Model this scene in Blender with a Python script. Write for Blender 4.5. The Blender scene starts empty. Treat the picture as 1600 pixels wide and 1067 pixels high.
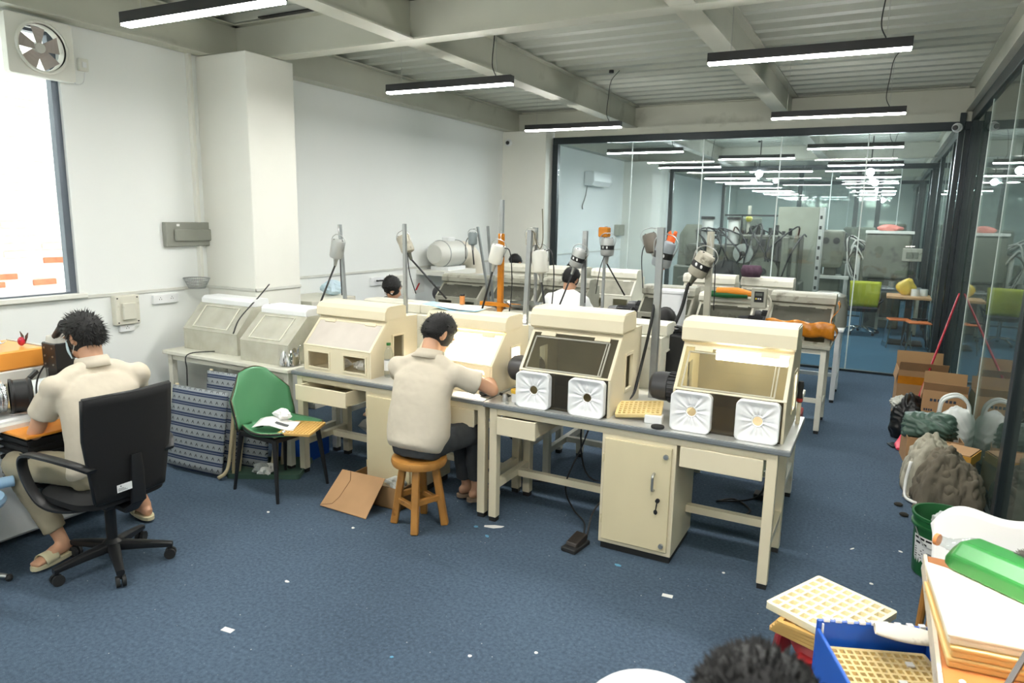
import bpy, math, random
from mathutils import Vector as V, Matrix, Euler
from mathutils.geometry import tessellate_polygon
random.seed(7)
sc = bpy.context.scene
PI = math.pi

# ------------------------------------------------------------ camera, world, exposure
yaw, pitch, roll = 0.486887496, 0.176876843, -0.0194538740
fw = V((-math.sin(yaw)*math.cos(pitch), math.cos(yaw)*math.cos(pitch), -math.sin(pitch)))
rt = V((math.cos(yaw), math.sin(yaw), 0)); dn = fw.cross(rt)
r2 = rt*math.cos(roll)+dn*math.sin(roll); d2 = -rt*math.sin(roll)+dn*math.cos(roll)
cam = bpy.data.cameras.new('camera'); co = bpy.data.objects.new('camera', cam)
sc.collection.objects.link(co)
up = -d2; bk = -fw
co.matrix_world = Matrix(((r2.x, up.x, bk.x, 0), (r2.y, up.y, bk.y, 0), (r2.z, up.z, bk.z, 1.95), (0, 0, 0, 1)))
cam.lens = 24.233; cam.sensor_width = 36; cam.clip_start = 0.05
cam.dof.use_dof = True; cam.dof.focus_distance = 4.6; cam.dof.aperture_fstop = 4.0
sc.camera = co
w = bpy.data.worlds.new('sky'); sc.world = w; w.use_nodes = True
w.node_tree.nodes['Background'].inputs[0].default_value = (0.93, 0.97, 1.0, 1)
w.node_tree.nodes['Background'].inputs[1].default_value = 1.9
sc.view_settings.view_transform = 'Standard'; sc.view_settings.look = 'None'
sc.view_settings.exposure = 1.55; sc.view_settings.gamma = 1.0; sc.view_settings.use_curve_mapping = False
sc.cycles.max_bounces = 10; sc.cycles.diffuse_bounces = 5; sc.cycles.glossy_bounces = 4
sc.cycles.transmission_bounces = 6; sc.cycles.transparent_max_bounces = 24
sc.cycles.sample_clamp_indirect = 4; sc.cycles.use_denoising = True
sc.cycles.caustics_reflective = False; sc.cycles.caustics_refractive = False
LAMP = 62.0

# ------------------------------------------------------------ materials
def lin(h):
    h = h.lstrip('#'); c = [int(h[i:i+2], 16)/255 for i in (0, 2, 4)]
    return tuple((x/12.92 if x <= .04045 else ((x+.055)/1.055)**2.4) for x in c)+(1,)
MC = {}
def mat(name, col, rough=.5, metal=0., var=.06, vs=6., bump=0., bs=40., col2=None, thr=None, spec=.5, sheen=0, det=4):
    """principled surface; var = mottling, col2/thr = patches of dirt with a shape of their own"""
    if name in MC: return MC[name]
    m = bpy.data.materials.new(name); m.use_nodes = True; nt = m.node_tree; b = nt.nodes['Principled BSDF']
    c = lin(col); b.inputs['Roughness'].default_value = rough; b.inputs['Metallic'].default_value = metal
    b.inputs['Specular IOR Level'].default_value = spec
    tc = nt.nodes.new('ShaderNodeTexCoord')
    n = nt.nodes.new('ShaderNodeTexNoise'); n.inputs['Scale'].default_value = vs; n.inputs['Detail'].default_value = det
    nt.links.new(tc.outputs['Object'], n.inputs['Vector'])
    r = nt.nodes.new('ShaderNodeValToRGB')
    r.color_ramp.elements[0].position = .3; r.color_ramp.elements[1].position = .7
    r.color_ramp.elements[0].color = tuple(x*(1-var) for x in c[:3])+(1,)
    r.color_ramp.elements[1].color = tuple(min(1, x*(1+var)) for x in c[:3])+(1,)
    nt.links.new(n.outputs['Fac'], r.inputs['Fac']); out = r.outputs['Color']
    if col2:
        n2 = nt.nodes.new('ShaderNodeTexNoise'); n2.inputs['Scale'].default_value = vs*1.7; n2.inputs['Detail'].default_value = 8
        nt.links.new(tc.outputs['Object'], n2.inputs['Vector'])
        r2_ = nt.nodes.new('ShaderNodeValToRGB'); t = thr or .6
        r2_.color_ramp.elements[0].position = t; r2_.color_ramp.elements[1].position = min(1, t+.12)
        nt.links.new(n2.outputs['Fac'], r2_.inputs['Fac'])
        mx = nt.nodes.new('ShaderNodeMixRGB'); nt.links.new(r2_.outputs['Color'], mx.inputs['Fac'])
        nt.links.new(out, mx.inputs[1]); mx.inputs[2].default_value = lin(col2); out = mx.outputs[0]
    nt.links.new(out, b.inputs['Base Color'])
    if bump:
        n3 = nt.nodes.new('ShaderNodeTexNoise'); n3.inputs['Scale'].default_value = bs; n3.inputs['Detail'].default_value = 4
        nt.links.new(tc.outputs['Object'], n3.inputs['Vector'])
        bp = nt.nodes.new('ShaderNodeBump'); bp.inputs['Strength'].default_value = bump; bp.inputs['Distance'].default_value = .01
        nt.links.new(n3.outputs['Fac'], bp.inputs['Height']); nt.links.new(bp.outputs['Normal'], b.inputs['Normal'])
    if sheen: b.inputs['Sheen Weight'].default_value = sheen
    MC[name] = m; return m
def emit(name, col, s):
    if name in MC: return MC[name]
    m = bpy.data.materials.new(name); m.use_nodes = True; nt = m.node_tree; nt.nodes.clear()
    e = nt.nodes.new('ShaderNodeEmission'); e.inputs[0].default_value = lin(col); e.inputs[1].default_value = s
    o = nt.nodes.new('ShaderNodeOutputMaterial'); nt.links.new(e.outputs[0], o.inputs[0]); MC[name] = m; return m
def glass(name, tint='#dfeee8', dust=.0, dcol='#c8c4b4', ior=1.5, rough=.01, dvs=5, gain=1.0):
    """thin pane: see-through with a Fresnel mirror and an optional pale film, for dust and for painted reflection"""
    if name in MC: return MC[name]
    m = bpy.data.materials.new(name); m.use_nodes = True; nt = m.node_tree; nt.nodes.clear()
    o = nt.nodes.new('ShaderNodeOutputMaterial'); t = nt.nodes.new('ShaderNodeBsdfTransparent'); t.inputs[0].default_value = lin(tint)
    g = nt.nodes.new('ShaderNodeBsdfGlossy'); g.inputs['Roughness'].default_value = rough
    f = nt.nodes.new('ShaderNodeFresnel'); gb = nt.nodes.new('ShaderNodeNewGeometry'); mr_ = nt.nodes.new('ShaderNodeMapRange')
    mr_.inputs['To Min'].default_value = ior; mr_.inputs['To Max'].default_value = 1/ior   # same film seen from either face
    nt.links.new(gb.outputs['Backfacing'], mr_.inputs['Value']); nt.links.new(mr_.outputs[0], f.inputs[0])
    fm = nt.nodes.new('ShaderNodeMath'); fm.operation = 'MULTIPLY'; fm.use_clamp = True; fm.inputs[1].default_value = gain
    nt.links.new(f.outputs[0], fm.inputs[0])
    mx = nt.nodes.new('ShaderNodeMixShader'); nt.links.new(fm.outputs[0], mx.inputs[0])
    nt.links.new(t.outputs[0], mx.inputs[1]); nt.links.new(g.outputs[0], mx.inputs[2]); last = mx.outputs[0]
    if dust:
        tc = nt.nodes.new('ShaderNodeTexCoord'); n = nt.nodes.new('ShaderNodeTexNoise'); n.inputs['Scale'].default_value = dvs; n.inputs['Detail'].default_value = 6
        nt.links.new(tc.outputs['Object'], n.inputs['Vector'])
        r = nt.nodes.new('ShaderNodeMapRange'); r.inputs['From Min'].default_value = .3; r.inputs['From Max'].default_value = .75
        sp_ = .5 if 'stain' in name else .2; r.inputs['To Min'].default_value = dust*(1-sp_); r.inputs['To Max'].default_value = min(1, dust*(1+sp_))
        nt.links.new(n.outputs['Fac'], r.inputs['Value'])
        d = nt.nodes.new('ShaderNodeBsdfDiffuse'); d.inputs[0].default_value = lin(dcol)
        m2 = nt.nodes.new('ShaderNodeMixShader'); nt.links.new(r.outputs[0], m2.inputs[0])
        nt.links.new(last, m2.inputs[1]); nt.links.new(d.outputs[0], m2.inputs[2]); last = m2.outputs[0]
    nt.links.new(last, o.inputs[0]); MC[name] = m; return m

M_wall = mat('white paint', '#eef1ef', .75, var=.015, vs=1.2, bump=.02, bs=60)
M_wall2 = mat('cream paint', '#e6e6de', .75, var=.02, vs=2)
M_ceil = mat('painted steel deck', '#bcc0b6', .6, var=.05, vs=2)
M_beam = mat('painted steel beam', '#c2c3b6', .55, var=.06, vs=1.5, col2='#a9aa9c', thr=.62)
M_dark = mat('dark aluminium', '#2b3336', .35, .3, var=.05)
M_black = mat('black plastic', '#17181a', .45, var=.08)
M_blackm = mat('black mesh fabric', '#101113', .85, var=.05, bump=.3, bs=400)
M_rub = mat('rubber', '#202122', .7)
M_cream = mat('cream enamel', '#e0d6ba', .38, var=.02, vs=3)
M_creamd = mat('cream enamel cabinet', '#d9cda9', .4, var=.03, vs=3)
M_offw = mat('off-white dusty enamel', '#d8d6c8', .5, var=.05, vs=5, col2='#b7b3a0', thr=.62)
M_grey = mat('dusty grey enamel', '#a3a294', .55, var=.1, vs=6, col2='#6e6c5e', thr=.6)
M_greend = mat('grey green machine paint', '#6d7062', .5, var=.15, vs=3, col2='#4a4c42', thr=.58)
M_mach = mat('worn machine casting', '#55574b', .5, .2, var=.2, vs=4, col2='#3a3b34', thr=.56)
M_steel = mat('steel', '#b8bab8', .3, .9, var=.06, vs=10)
M_galv = mat('galvanised tube', '#9fa3a3', .4, .7, var=.08, vs=12)
M_chrome = mat('chrome', '#dddddd', .08, 1, var=.01)
M_top = mat('stainless sheet', '#d2d3d0', .38, .6, var=.08, vs=4)
M_edge = mat('grey edging', '#6f7579', .45, var=.04)
M_motor = mat('dark grey motor paint', '#3c3d40', .4, var=.06)
M_silver = mat('grey cast motor shell', '#a7aaa8', .42, .3, var=.06, vs=8)
M_dirty = mat('dusty cast motor shell', '#a8a496', .7, .1, var=.15, vs=10, col2='#6b675a', thr=.56)
M_cable = mat('black cable', '#141517', .5)
M_grayc = mat('grey cord', '#8b8b84', .5)
M_card = mat('cardboard', '#b08a63', .85, var=.05, vs=8)
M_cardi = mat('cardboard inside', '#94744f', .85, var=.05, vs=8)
M_tape = mat('orange packing tape', '#c47a1c', .25, var=.15, vs=14)
M_wood = mat('stool wood', '#b07c3c', .4, var=.2, vs=7, col2='#7c4f22', thr=.62, bump=.1, bs=20)
M_skin = mat('skin', '#c99a7b', .5, var=.05, vs=9)
M_hair = mat('black hair', '#080707', .65, var=.2, vs=60, bump=.4, bs=150)
M_shirt = mat('beige polo cotton', '#c6bdab', .85, var=.02, vs=3, bump=.08, bs=30)
M_white = mat('white cotton', '#f3f4f4', .85, var=.02, bump=.2, bs=14)
M_khaki = mat('khaki trousers', '#9c937c', .85, var=.05, bump=.3, bs=16)
M_char = mat('charcoal trousers', '#35383b', .85, var=.06, bump=.3, bs=16)
M_yel = mat('pale yellow tray plastic', '#e6cf94', .4, var=.05, vs=8)
M_pale = mat('cream tray plastic', '#efe6c4', .45, var=.04, vs=8, col2='#cdb98c', thr=.66)
M_foam = mat('pale polished tray plastic', '#f4ecd4', .35, var=.02)
M_green = mat('green leatherette', '#508a62', .38, var=.06, vs=4)
M_gplast = mat('green bucket plastic', '#1f5c2f', .3, var=.05)
M_gbot = mat('bright green plastic', '#2c7838', .3, var=.06)
M_blue = mat('blue crate plastic', '#1f5bc0', .35, var=.04)
M_red = mat('red stool plastic', '#9c2a2e', .35, var=.05)
M_wplast = mat('white plastic', '#eceeef', .3, var=.01)
M_paper = mat('paper', '#e9e9e6', .8, var=.02)
M_orange = mat('orange enamel', '#f0a045', .35, var=.03)
M_instr = mat('light grey instrument enamel', '#d6d6cf', .35, var=.02)
M_lamp = emit('lamp diffuser light', '#fffdf8', LAMP)
M_lamp2 = emit('hall lamp diffuser light', '#f6faff', LAMP*1.15)
G_room = glass('partition glass', '#eff4f2', dust=.022, dcol='#c4ced2', ior=1.5)
G_right = glass('side wall glass', '#cfdcd6', dust=.06, dcol='#a3b1aa', ior=1.7)
G_box = glass('clear acrylic', '#d8d8cc', dust=.10, dcol='#b8b09c', ior=1.5)
G_dusty = glass('dusty acrylic', '#e0e0d6', dust=.42, dcol='#c4c3b6', ior=1.4, rough=.15, dvs=7)
G_clear = glass('clear plastic', '#eef2f2', dust=.06, dcol='#e8eaea', ior=1.45)
G_paintrefl = glass('acrylic with painted reflection', '#f4f0ea', dust=.6, dcol='#f3ece4', ior=1.5, gain=2.5, dvs=2)  # whitish film paints the bright ceiling reflection on the pane, along with dust
G_stain = glass('stained acrylic', '#b9b9ae', dust=.42, dcol='#85857a', ior=1.4, rough=.15, dvs=5)
G_old = glass('old clear acrylic', '#f4f4ee', dust=.36, dcol='#ebe9de', ior=1.4, rough=.1, dvs=6)
G_bag = glass('thin plastic bag film', '#e8eeec', dust=.55, dcol='#dfe3e2', ior=1.4, rough=.25, dvs=12)

# ------------------------------------------------------------ mesh helpers
class G:
    def __init__(s): s.v = []; s.f = []; s.m = []
    def add(s, vs, fs, mi=0):
        o = len(s.v); s.v += [tuple(x) for x in vs]; s.f += [tuple(i+o for i in f) for f in fs]; s.m += [mi]*len(fs); return s
    def box(s, x0, x1, y0, y1, z0, z1, T=None, mi=0):
        vs = [V((x, y, z)) for z in (z0, z1) for y in (y0, y1) for x in (x0, x1)]
        if T: vs = [T @ v for v in vs]
        return s.add(vs, [(0, 2, 3, 1), (4, 5, 7, 6), (0, 1, 5, 4), (2, 6, 7, 3), (0, 4, 6, 2), (1, 3, 7, 5)], mi)
    def bar(s, a, b, w, h=None, up=(0, 0, 1), mi=0):
        a = V(a); b = V(b); d = (b-a); L = d.length; d.normalize(); u = V(up)
        if abs(d.dot(u)) > .95: u = V((0, 1, 0))
        x = d.cross(u).normalized(); y = x.cross(d); h = h or w
        vs = [p+x*sx*w/2+y*sy*h/2 for p in (a, b) for sx, sy in ((-1, -1), (1, -1), (1, 1), (-1, 1))]
        return s.add(vs, [(3, 2, 1, 0), (4, 5, 6, 7), (0, 1, 5, 4), (1, 2, 6, 5), (2, 3, 7, 6), (3, 0, 4, 7)], mi)
    def tube(s, pts, r, n=8, cap=True, mi=0):
        pts = [V(p) for p in pts]; rs = r if isinstance(r, (list, tuple)) else [r]*len(pts); rings = []
        px = None
        for i, p in enumerate(pts):
            t = (pts[min(i+1, len(pts)-1)]-pts[max(i-1, 0)]).normalized()
            if px is None: px = t.orthogonal().normalized()
            else:
                px = (px-t*px.dot(t)); px = px.normalized() if px.length > 1e-6 else t.orthogonal().normalized()
            q = t.cross(px); rings.append([p+(px*math.cos(2*PI*k/n)+q*math.sin(2*PI*k/n))*rs[i] for k in range(n)])
        vs = [v for rr in rings for v in rr]
        fs = [(i*n+k, i*n+(k+1) % n, (i+1)*n+(k+1) % n, (i+1)*n+k) for i in range(len(pts)-1) for k in range(n)]
        if cap: fs += [tuple(range(n-1, -1, -1)), tuple((len(pts)-1)*n+k for k in range(n))]
        return s.add(vs, fs, mi)
    def cyl(s, a, b, r, r2=None, n=20, mi=0): return s.tube([a, b], [r, r if r2 is None else r2], n, mi=mi)
    def lathe(s, prof, c=(0, 0, 0), n=24, T=None, mi=0, cap=True):
        c = V(c); vs = []
        for r, z in prof:
            for k in range(n):
                v = c+V((r*math.cos(2*PI*k/n), r*math.sin(2*PI*k/n), z)); vs.append(T @ v if T else v)
        fs = [(i*n+k, i*n+(k+1) % n, (i+1)*n+(k+1) % n, (i+1)*n+k) for i in range(len(prof)-1) for k in range(n)]
        if cap: fs += [tuple(range(n-1, -1, -1)), tuple((len(prof)-1)*n+k for k in range(n))]
        return s.add(vs, fs, mi)
    def ball(s, c, rx, ry=None, rz=None, n=16, T=None, mi=0):
        ry = ry or rx; rz = rz or rx; c = V(c); m = n//2
        vs = []
        for i in range(m+1):
            t = PI*i/m
            for k in range(n):
                v = V((rx*math.sin(t)*math.cos(2*PI*k/n), ry*math.sin(t)*math.sin(2*PI*k/n), rz*math.cos(t)))
                if T: v = T @ v
                vs.append(c+v)
        return s.add(vs, [(i*n+k, (i+1)*n+k, (i+1)*n+(k+1) % n, i*n+(k+1) % n) for i in range(m) for k in range(n)], mi)
    def loft(s, secs, n=20, mi=0):
        """secs: (centre, side half-axis vector, front half-axis vector[, squareness])"""
        vs = []
        for q in secs:
            c, a, b = V(q[0]), V(q[1]), V(q[2]); e = q[3] if len(q) > 3 else 1.0
            for k in range(n):
                t = 2*PI*k/n; cs, sn = math.cos(t), math.sin(t)
                vs.append(c+a*math.copysign(abs(cs)**e, cs)+b*math.copysign(abs(sn)**e, sn))
        L = len(secs)
        fs = [(i*n+k, i*n+(k+1) % n, (i+1)*n+(k+1) % n, (i+1)*n+k) for i in range(L-1) for k in range(n)]
        return s.add(vs, fs+[tuple(range(n-1, -1, -1)), tuple((L-1)*n+k for k in range(n))], mi)
    def plate(s, loops, f, w0, w1, mi=0):
        """solid plate of 2-D loops (first the outline, then holes); f(u, v, w) -> point"""
        flat = [p for l in loops for p in l]; N = len(flat)
        tr = tessellate_polygon([[V((p[0], p[1], 0)) for p in l] for l in loops])
        vs = [f(p[0], p[1], w0) for p in flat]+[f(p[0], p[1], w1) for p in flat]
        fs = [t for t in tr]+[tuple(i+N for i in reversed(t)) for t in tr]; o = 0
        for l in loops:
            k = len(l)
            for i in range(k): fs.append((o+i, o+(i+1) % k, o+(i+1) % k+N, o+i+N))
            o += k
        return s.add(vs, fs, mi)
    def grid(s, nu, nv, f, mi=0, closed=False):
        vs = [f(i/(nu-1), j/(nv-1)) for j in range(nv) for i in range(nu)]
        return s.add(vs, [(j*nu+i, j*nu+i+1, (j+1)*nu+i+1, (j+1)*nu+i) for j in range(nv-1) for i in range(nu-1)], mi)
    def build(s, name, m, parent=None, smooth=False, bev=0, seg=1, sol=0, sub=0, T=None):
        me = bpy.data.meshes.new(name); me.from_pydata(s.v, [], s.f)
        for mm in (m if isinstance(m, (list, tuple)) else [m]): me.materials.append(mm)
        me.polygons.foreach_set('material_index', s.m)
        me.validate(); me.update()
        import bmesh
        b = bmesh.new(); b.from_mesh(me); bmesh.ops.recalc_face_normals(b, faces=b.faces); b.to_mesh(me); b.free()
        if smooth: me.polygons.foreach_set('use_smooth', [True]*len(me.polygons))
        o = bpy.data.objects.new(name, me); sc.collection.objects.link(o)
        if parent: o.parent = parent
        if sol: q = o.modifiers.new('s', 'SOLIDIFY'); q.thickness = sol; q.offset = 0
        if bev:
            q = o.modifiers.new('b', 'BEVEL'); q.width = bev; q.segments = seg; q.limit_method = 'ANGLE'; q.angle_limit = .6
        if sub: q = o.modifiers.new('d', 'SUBSURF'); q.levels = sub; q.render_levels = sub
        if smooth == 'auto':
            try: me.set_sharp_from_angle(angle=.6)
            except Exception: pass
        return o
def tag(o, label, cat, group=None, kind=None):
    o['label'] = label; o['category'] = cat
    if group: o['group'] = group
    if kind: o['kind'] = kind
    return o
def thing(name, label, cat, loc=(0, 0, 0), rz=0, group=None):
    o = bpy.data.objects.new(name, None); sc.collection.objects.link(o); o.empty_display_size = .1
    o.location = loc; o.rotation_euler = (0, 0, rz); return tag(o, label, cat, group)
def struct(name, g, m, parent=None, **k):
    o = g.build(name, m, parent, **k)
    if parent is None: o['kind'] = 'structure'
    return o
def copy_tree(o, parent=None):
    c = o.copy(); sc.collection.objects.link(c); c.parent = parent
    for ch in [x for x in bpy.data.objects if x.parent is o]: copy_tree(ch, c)
    return c
def bx(name, x0, x1, y0, y1, z0, z1, m, parent=None, bev=0, T=None, **k):
    return G().box(x0, x1, y0, y1, z0, z1, T).build(name, m, parent, bev=bev, **k)
def rect(u0, u1, v0, v1): return [(u0, v0), (u1, v0), (u1, v1), (u0, v1)]
def rrect(u0, u1, v0, v1, r, n=4):
    o = []
    for cx, cy, a in ((u1-r, v1-r, 0), (u0+r, v1-r, 90), (u0+r, v0+r, 180), (u1-r, v0+r, 270)):
        o += [(cx+r*math.cos(math.radians(a+90*i/n)), cy+r*math.sin(math.radians(a+90*i/n))) for i in range(n+1)]
    return o
def curve(pts, k=6):
    """Catmull-Rom through pts"""
    p = [V(x) for x in pts]; p = [p[0]*2-p[1]]+p+[p[-1]*2-p[-2]]; o = []
    for i in range(1, len(p)-2):
        for j in range(k):
            t = j/k; a, b, c, d = p[i-1:i+3]
            o.append(.5*((2*b)+(c-a)*t+(2*a-5*b+4*c-d)*t*t+(3*b-a-3*c+d)*t**3))
    return o+[p[-2]]
def text(s, size, loc, rot, m, parent, name='lettering', align='CENTER'):
    c = bpy.data.curves.new(name, 'FONT'); c.body = s; c.size = size; c.align_x = align; c.extrude = .0004
    o = bpy.data.objects.new(name, c); sc.collection.objects.link(o); o.location = loc; o.rotation_euler = rot
    c.materials.append(m); o.parent = parent; return o

# ------------------------------------------------------------ room shell
XW = -5.5; XR = .83; YP = 10.2; YE = 30.0; YB = -1.3; ZB = 3.3; ZC = 3.62
def carpet(name, c1, c2):
    m = mat(name, c1, .95, var=.22, vs=55, bump=.6, bs=320, col2=c2, thr=.62, spec=.15, det=9)
    nt = m.node_tree; b = nt.nodes['Principled BSDF']; tc = nt.nodes['Texture Coordinate']
    n = nt.nodes.new('ShaderNodeTexNoise'); n.inputs['Scale'].default_value = .9; n.inputs['Detail'].default_value = 5
    nt.links.new(tc.outputs['Object'], n.inputs['Vector'])
    mr = nt.nodes.new('ShaderNodeMapRange'); mr.inputs['From Min'].default_value = .3; mr.inputs['From Max'].default_value = .7
    mr.inputs['To Min'].default_value = .84; mr.inputs['To Max'].default_value = 1.1; nt.links.new(n.outputs['Fac'], mr.inputs['Value'])
    h = nt.nodes.new('ShaderNodeHueSaturation'); src = b.inputs['Base Color'].links[0].from_socket
    nt.links.new(src, h.inputs['Color']); nt.links.new(mr.outputs[0], h.inputs['Value']); nt.links.new(h.outputs[0], b.inputs['Base Color'])
    return m
struct('floor', G().box(XW-.2, XR, YB-.1, YP, -.1, 0), carpet('blue grey carpet', '#516274', '#748494'))
struct('floor_hall', G().box(XW-.2, 4.6, YP, YE+.1, -.1, 0), carpet('blue carpet', '#446479', '#557a92'))
struct('floor_corridor', G().box(XR, 4.6, YB-.1, YP, -.1, 0), carpet('grey carpet', '#56655f', '#6d7a74'))
# wall with the window
WY0, WY1, WZ0, WZ1 = 1.0, 3.15, 1.31, 3.25
struct('wall_left', G().plate([rect(YB-.1, YE, -.1, ZC+.3), rect(WY0, WY1, WZ0, WZ1)], lambda u, v, w_: V((w_, u, v)), XW-.16, XW), M_wall)
struct('wall_back', G().box(XW, 4.7, YB-.15, YB, -.1, ZC+.3), M_wall)
struct('wall_far', G().box(XW-.2, 4.7, YE, YE+.15, -.1, ZC+.3), M_wall)
struct('wall_right', G().box(4.5, 4.65, YB, YE, -.1, ZC+.3), mat('grey green wall', '#77837c', .8))
wf = bpy.data.objects.new('window_1', None); sc.collection.objects.link(wf); wf['kind'] = 'structure'
fr = G().plate([rect(WY0, WY1, WZ0, WZ1), rect(WY0+.05, WY1-.05, WZ0+.01, WZ1-.05)], lambda u, v, w_: V((w_, u, v)), XW-.09, XW-.03)
fr.build('window_frame', mat('blue grey aluminium', '#6d7580', .35, .5), wf)
bx('window_sill', XW-.02, XW+.05, WY0-.1, WY1+.04, WZ0-.035, WZ0, M_wall2, wf, bev=.004)
G().box(XW-.07, XW-.064, WY0+.04, WY1-.04, WZ0+.03, WZ1-.04).build('glass_pane', glass('window glass', '#f2f6f4'), wf)
# white-painted brick wall across the alley
struct('wall_outside', G().box(-8.3, -8.1, -3, 9, -.5, 6), mat('lime mortar', '#d9d4cb', .9, var=.08, vs=5, bump=.5, bs=20))
ow = bpy.data.objects['wall_outside']
bw = mat('whitewashed brick', '#e9e4dc', .9, var=.06, vs=4, bump=.6, bs=25); bo = mat('bare orange brick', '#b3684a', .9, var=.15, vs=9, bump=.6, bs=25)
bp_ = mat('pale worn brick', '#dcc4b4', .9, var=.12, vs=9, bump=.6, bs=25)
bg = G().box(-.012, .012, -.118, .118, -.03, .03).build('brick', bw, ow, bev=.004); bg.location = (-8.095, 3.0, 1.0)
bmes = {}
for k, mm in (('w', bw), ('o', bo), ('p', bp_)):
    me = bg.data.copy(); me.materials.clear(); me.materials.append(mm); bmes[k] = me
first = True
for r in range(36):
    for c in range(8):
        y = 3.0+c*.255+(.127 if r % 2 else 0); z = .85+r*.078
        if z > 3.6: continue
        k = 'o' if (r, c) in ((7, 5), (5, 3), (4, 3), (4, 5)) else ('p' if random.random() < .10 and r < 16 else 'w')
        if first: o = bg; first = False
        else: o = bg.copy(); sc.collection.objects.link(o)
        o.data = bmes[k]; o.location = (-8.095+random.uniform(-.006, .004), y, z); o.rotation_euler = (random.uniform(-.02, .02), 0, 0)

# steel deck ceiling, corrugations run across the room
def deck(y0, y1, name, x0, x1):
    p = .30; pts = []; y = y0
    while y < y1:
        for dy, dz in ((0, 0), (.10, 0), (.135, .055), (.265, .055)):
            if y+dy < y1: pts.append((y+dy, ZC+dz))
        y += p
    pts.append((y1, ZC)); out = pts+[(y1, ZC+.12), (y0, ZC+.12)]
    struct(name, G().plate([out], lambda u, v, w_: V((w_, u, v)), x0, x1), M_ceil)
deck(YB-.1, YP+.2, 'ceiling', XW-.2, 4.6); deck(YP+.2, YE+.1, 'ceiling_hall', XW-.2, 4.6)
def ibeam(name, a, b, zb=ZB, fwid=.15, h=None, n=0):
    """I-beam from a to b (x, y): lower flange, web, upper flange"""
    h = h or (ZC-zb-.005); a = V((a[0], a[1], 0)); b = V((b[0], b[1], 0)); d = (b-a).normalized(); s = V((-d.y, d.x, 0)); g = G()
    for hw, z0, z1 in ((fwid/2, zb, zb+.012), (.006, zb+.012, zb+h-.012), (fwid/2, zb+h-.012, zb+h)):
        vs = [p+s*hw*q+V((0, 0, z)) for z in (z0, z1) for p, q in ((a, -1), (a, 1), (b, 1), (b, -1))]
        g.add(vs, [(3, 2, 1, 0), (4, 5, 6, 7), (0, 1, 5, 4), (1, 2, 6, 5), (2, 3, 7, 6), (3, 0, 4, 7)])
    return struct(name, g, M_beam)
for i, x in enumerate((-5.40, -3.45, -1.27)):
    ibeam('ceiling_beam_long', (x, YB), (x, YE), fwid=.17)
ibeam('ceiling_beam_long', (.80, YB), (.80, YE), zb=3.33, fwid=.14)
for y in (-.4, 4.70, 10.3, 16.5, 22.5): ibeam('ceiling_beam_cross', (XW, y), (4.5, y), fwid=.16, zb=ZB-.001)
struct('ceiling_slot', G().box(-4.95, -4.25, 4.55, 4.6, ZC-.012, ZC+.0), M_black)
# columns on the left wall
struct('column_1', G().box(XW-.01, -4.88, 4.33, 4.87, -.01, ZB-.005), M_wall2, bev=.006)
struct('column_2', G().box(XW-.01, -4.74, 9.95, 10.5, -.01, ZB-.005), M_wall2, bev=.006)
struct('column_3', G().box(XW-.01, -4.6, 15.8, 16.4, -.01, ZB-.005), M_wall2, bev=.006)
# dado rail
def rail(name, pts):
    g = G()
    for a, b in zip(pts[:-1], pts[1:]):
        g.box(min(a[0], b[0])-.0, max(a[0], b[0])+.012, min(a[1], b[1])-.012, max(a[1], b[1]), 1.262, 1.29)
    struct(name, g, mat('grey white trim', '#d2d3cc', .5), bev=.003)
rail('trim_1', [(XW, YB), (XW, 4.33)]); rail('trim_2', [(XW, 4.33), (-4.88, 4.33)]); rail('trim_3', [(-4.88, 4.33), (-4.88, 4.87)])
rail('trim_4', [(XW, 4.87), (XW, 9.95)]); rail('trim_5', [(XW, 10.5), (XW, 15.8)])
# conduit beside column 1
G().bar((XW+.02, 4.24, 1.29), (XW+.02, 4.24, ZB), .05, .03).build('conduit', M_wall2)
tag(bpy.data.objects['conduit'], 'white square cable duct running up the wall beside the near column', 'conduit')
# ---- glass partitions
def partition(n, y, x0, x1, seams, z1=3.2, door=None, w_=.09):
    r = bpy.data.objects.new('partition_wall_%d' % n, None); sc.collection.objects.link(r); r['kind'] = 'structure'
    G().box(x0, x1, y-.04, y+.04, z1-.1, z1).build('top_rail', M_dark, r, bev=.004)
    G().box(x0, x1, y-.03, y+.03, 0, .03).build('bottom_rail', M_dark, r)
    for x in (x0, x1-w_): G().box(x, x+w_, y-.045, y+.045, 0, z1-.1).build('post', M_dark, r, bev=.004)
    xs = [x0+w_]+seams+[x1-w_]
    for a, b in zip(xs[:-1], xs[1:]):
        G().box(a+.002, b-.002, y-.005, y+.005, .03, z1-.1).build('glass_pane', G_room, r)
    for s in seams: G().box(s-.007, s+.007, y-.008, y+.008, .03, z1-.1).build('silicone_joint', mat('pale silicone joint', '#dfe8e4', .4), r)
    return r
p1 = partition(1, YP, -4.72, XR, [-3.43, -2.38, -1.34, -.29])
G().box(XR-.16, XR-.10, YP-.07, YP+.07, 0, ZB).build('post', M_dark, p1, bev=.004)
g = G().bar((.42, YP-.06, .78), (.60, YP-.06, .78), .02); g.bar((.58, YP-.06, .78), (.58, YP, .78), .015); g.build('handle', M_black, p1)
g = G().bar((-4.7, YP, 3.25), (XR, YP, 3.25), .05, .12); g.build('header', M_beam, p1)
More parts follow.
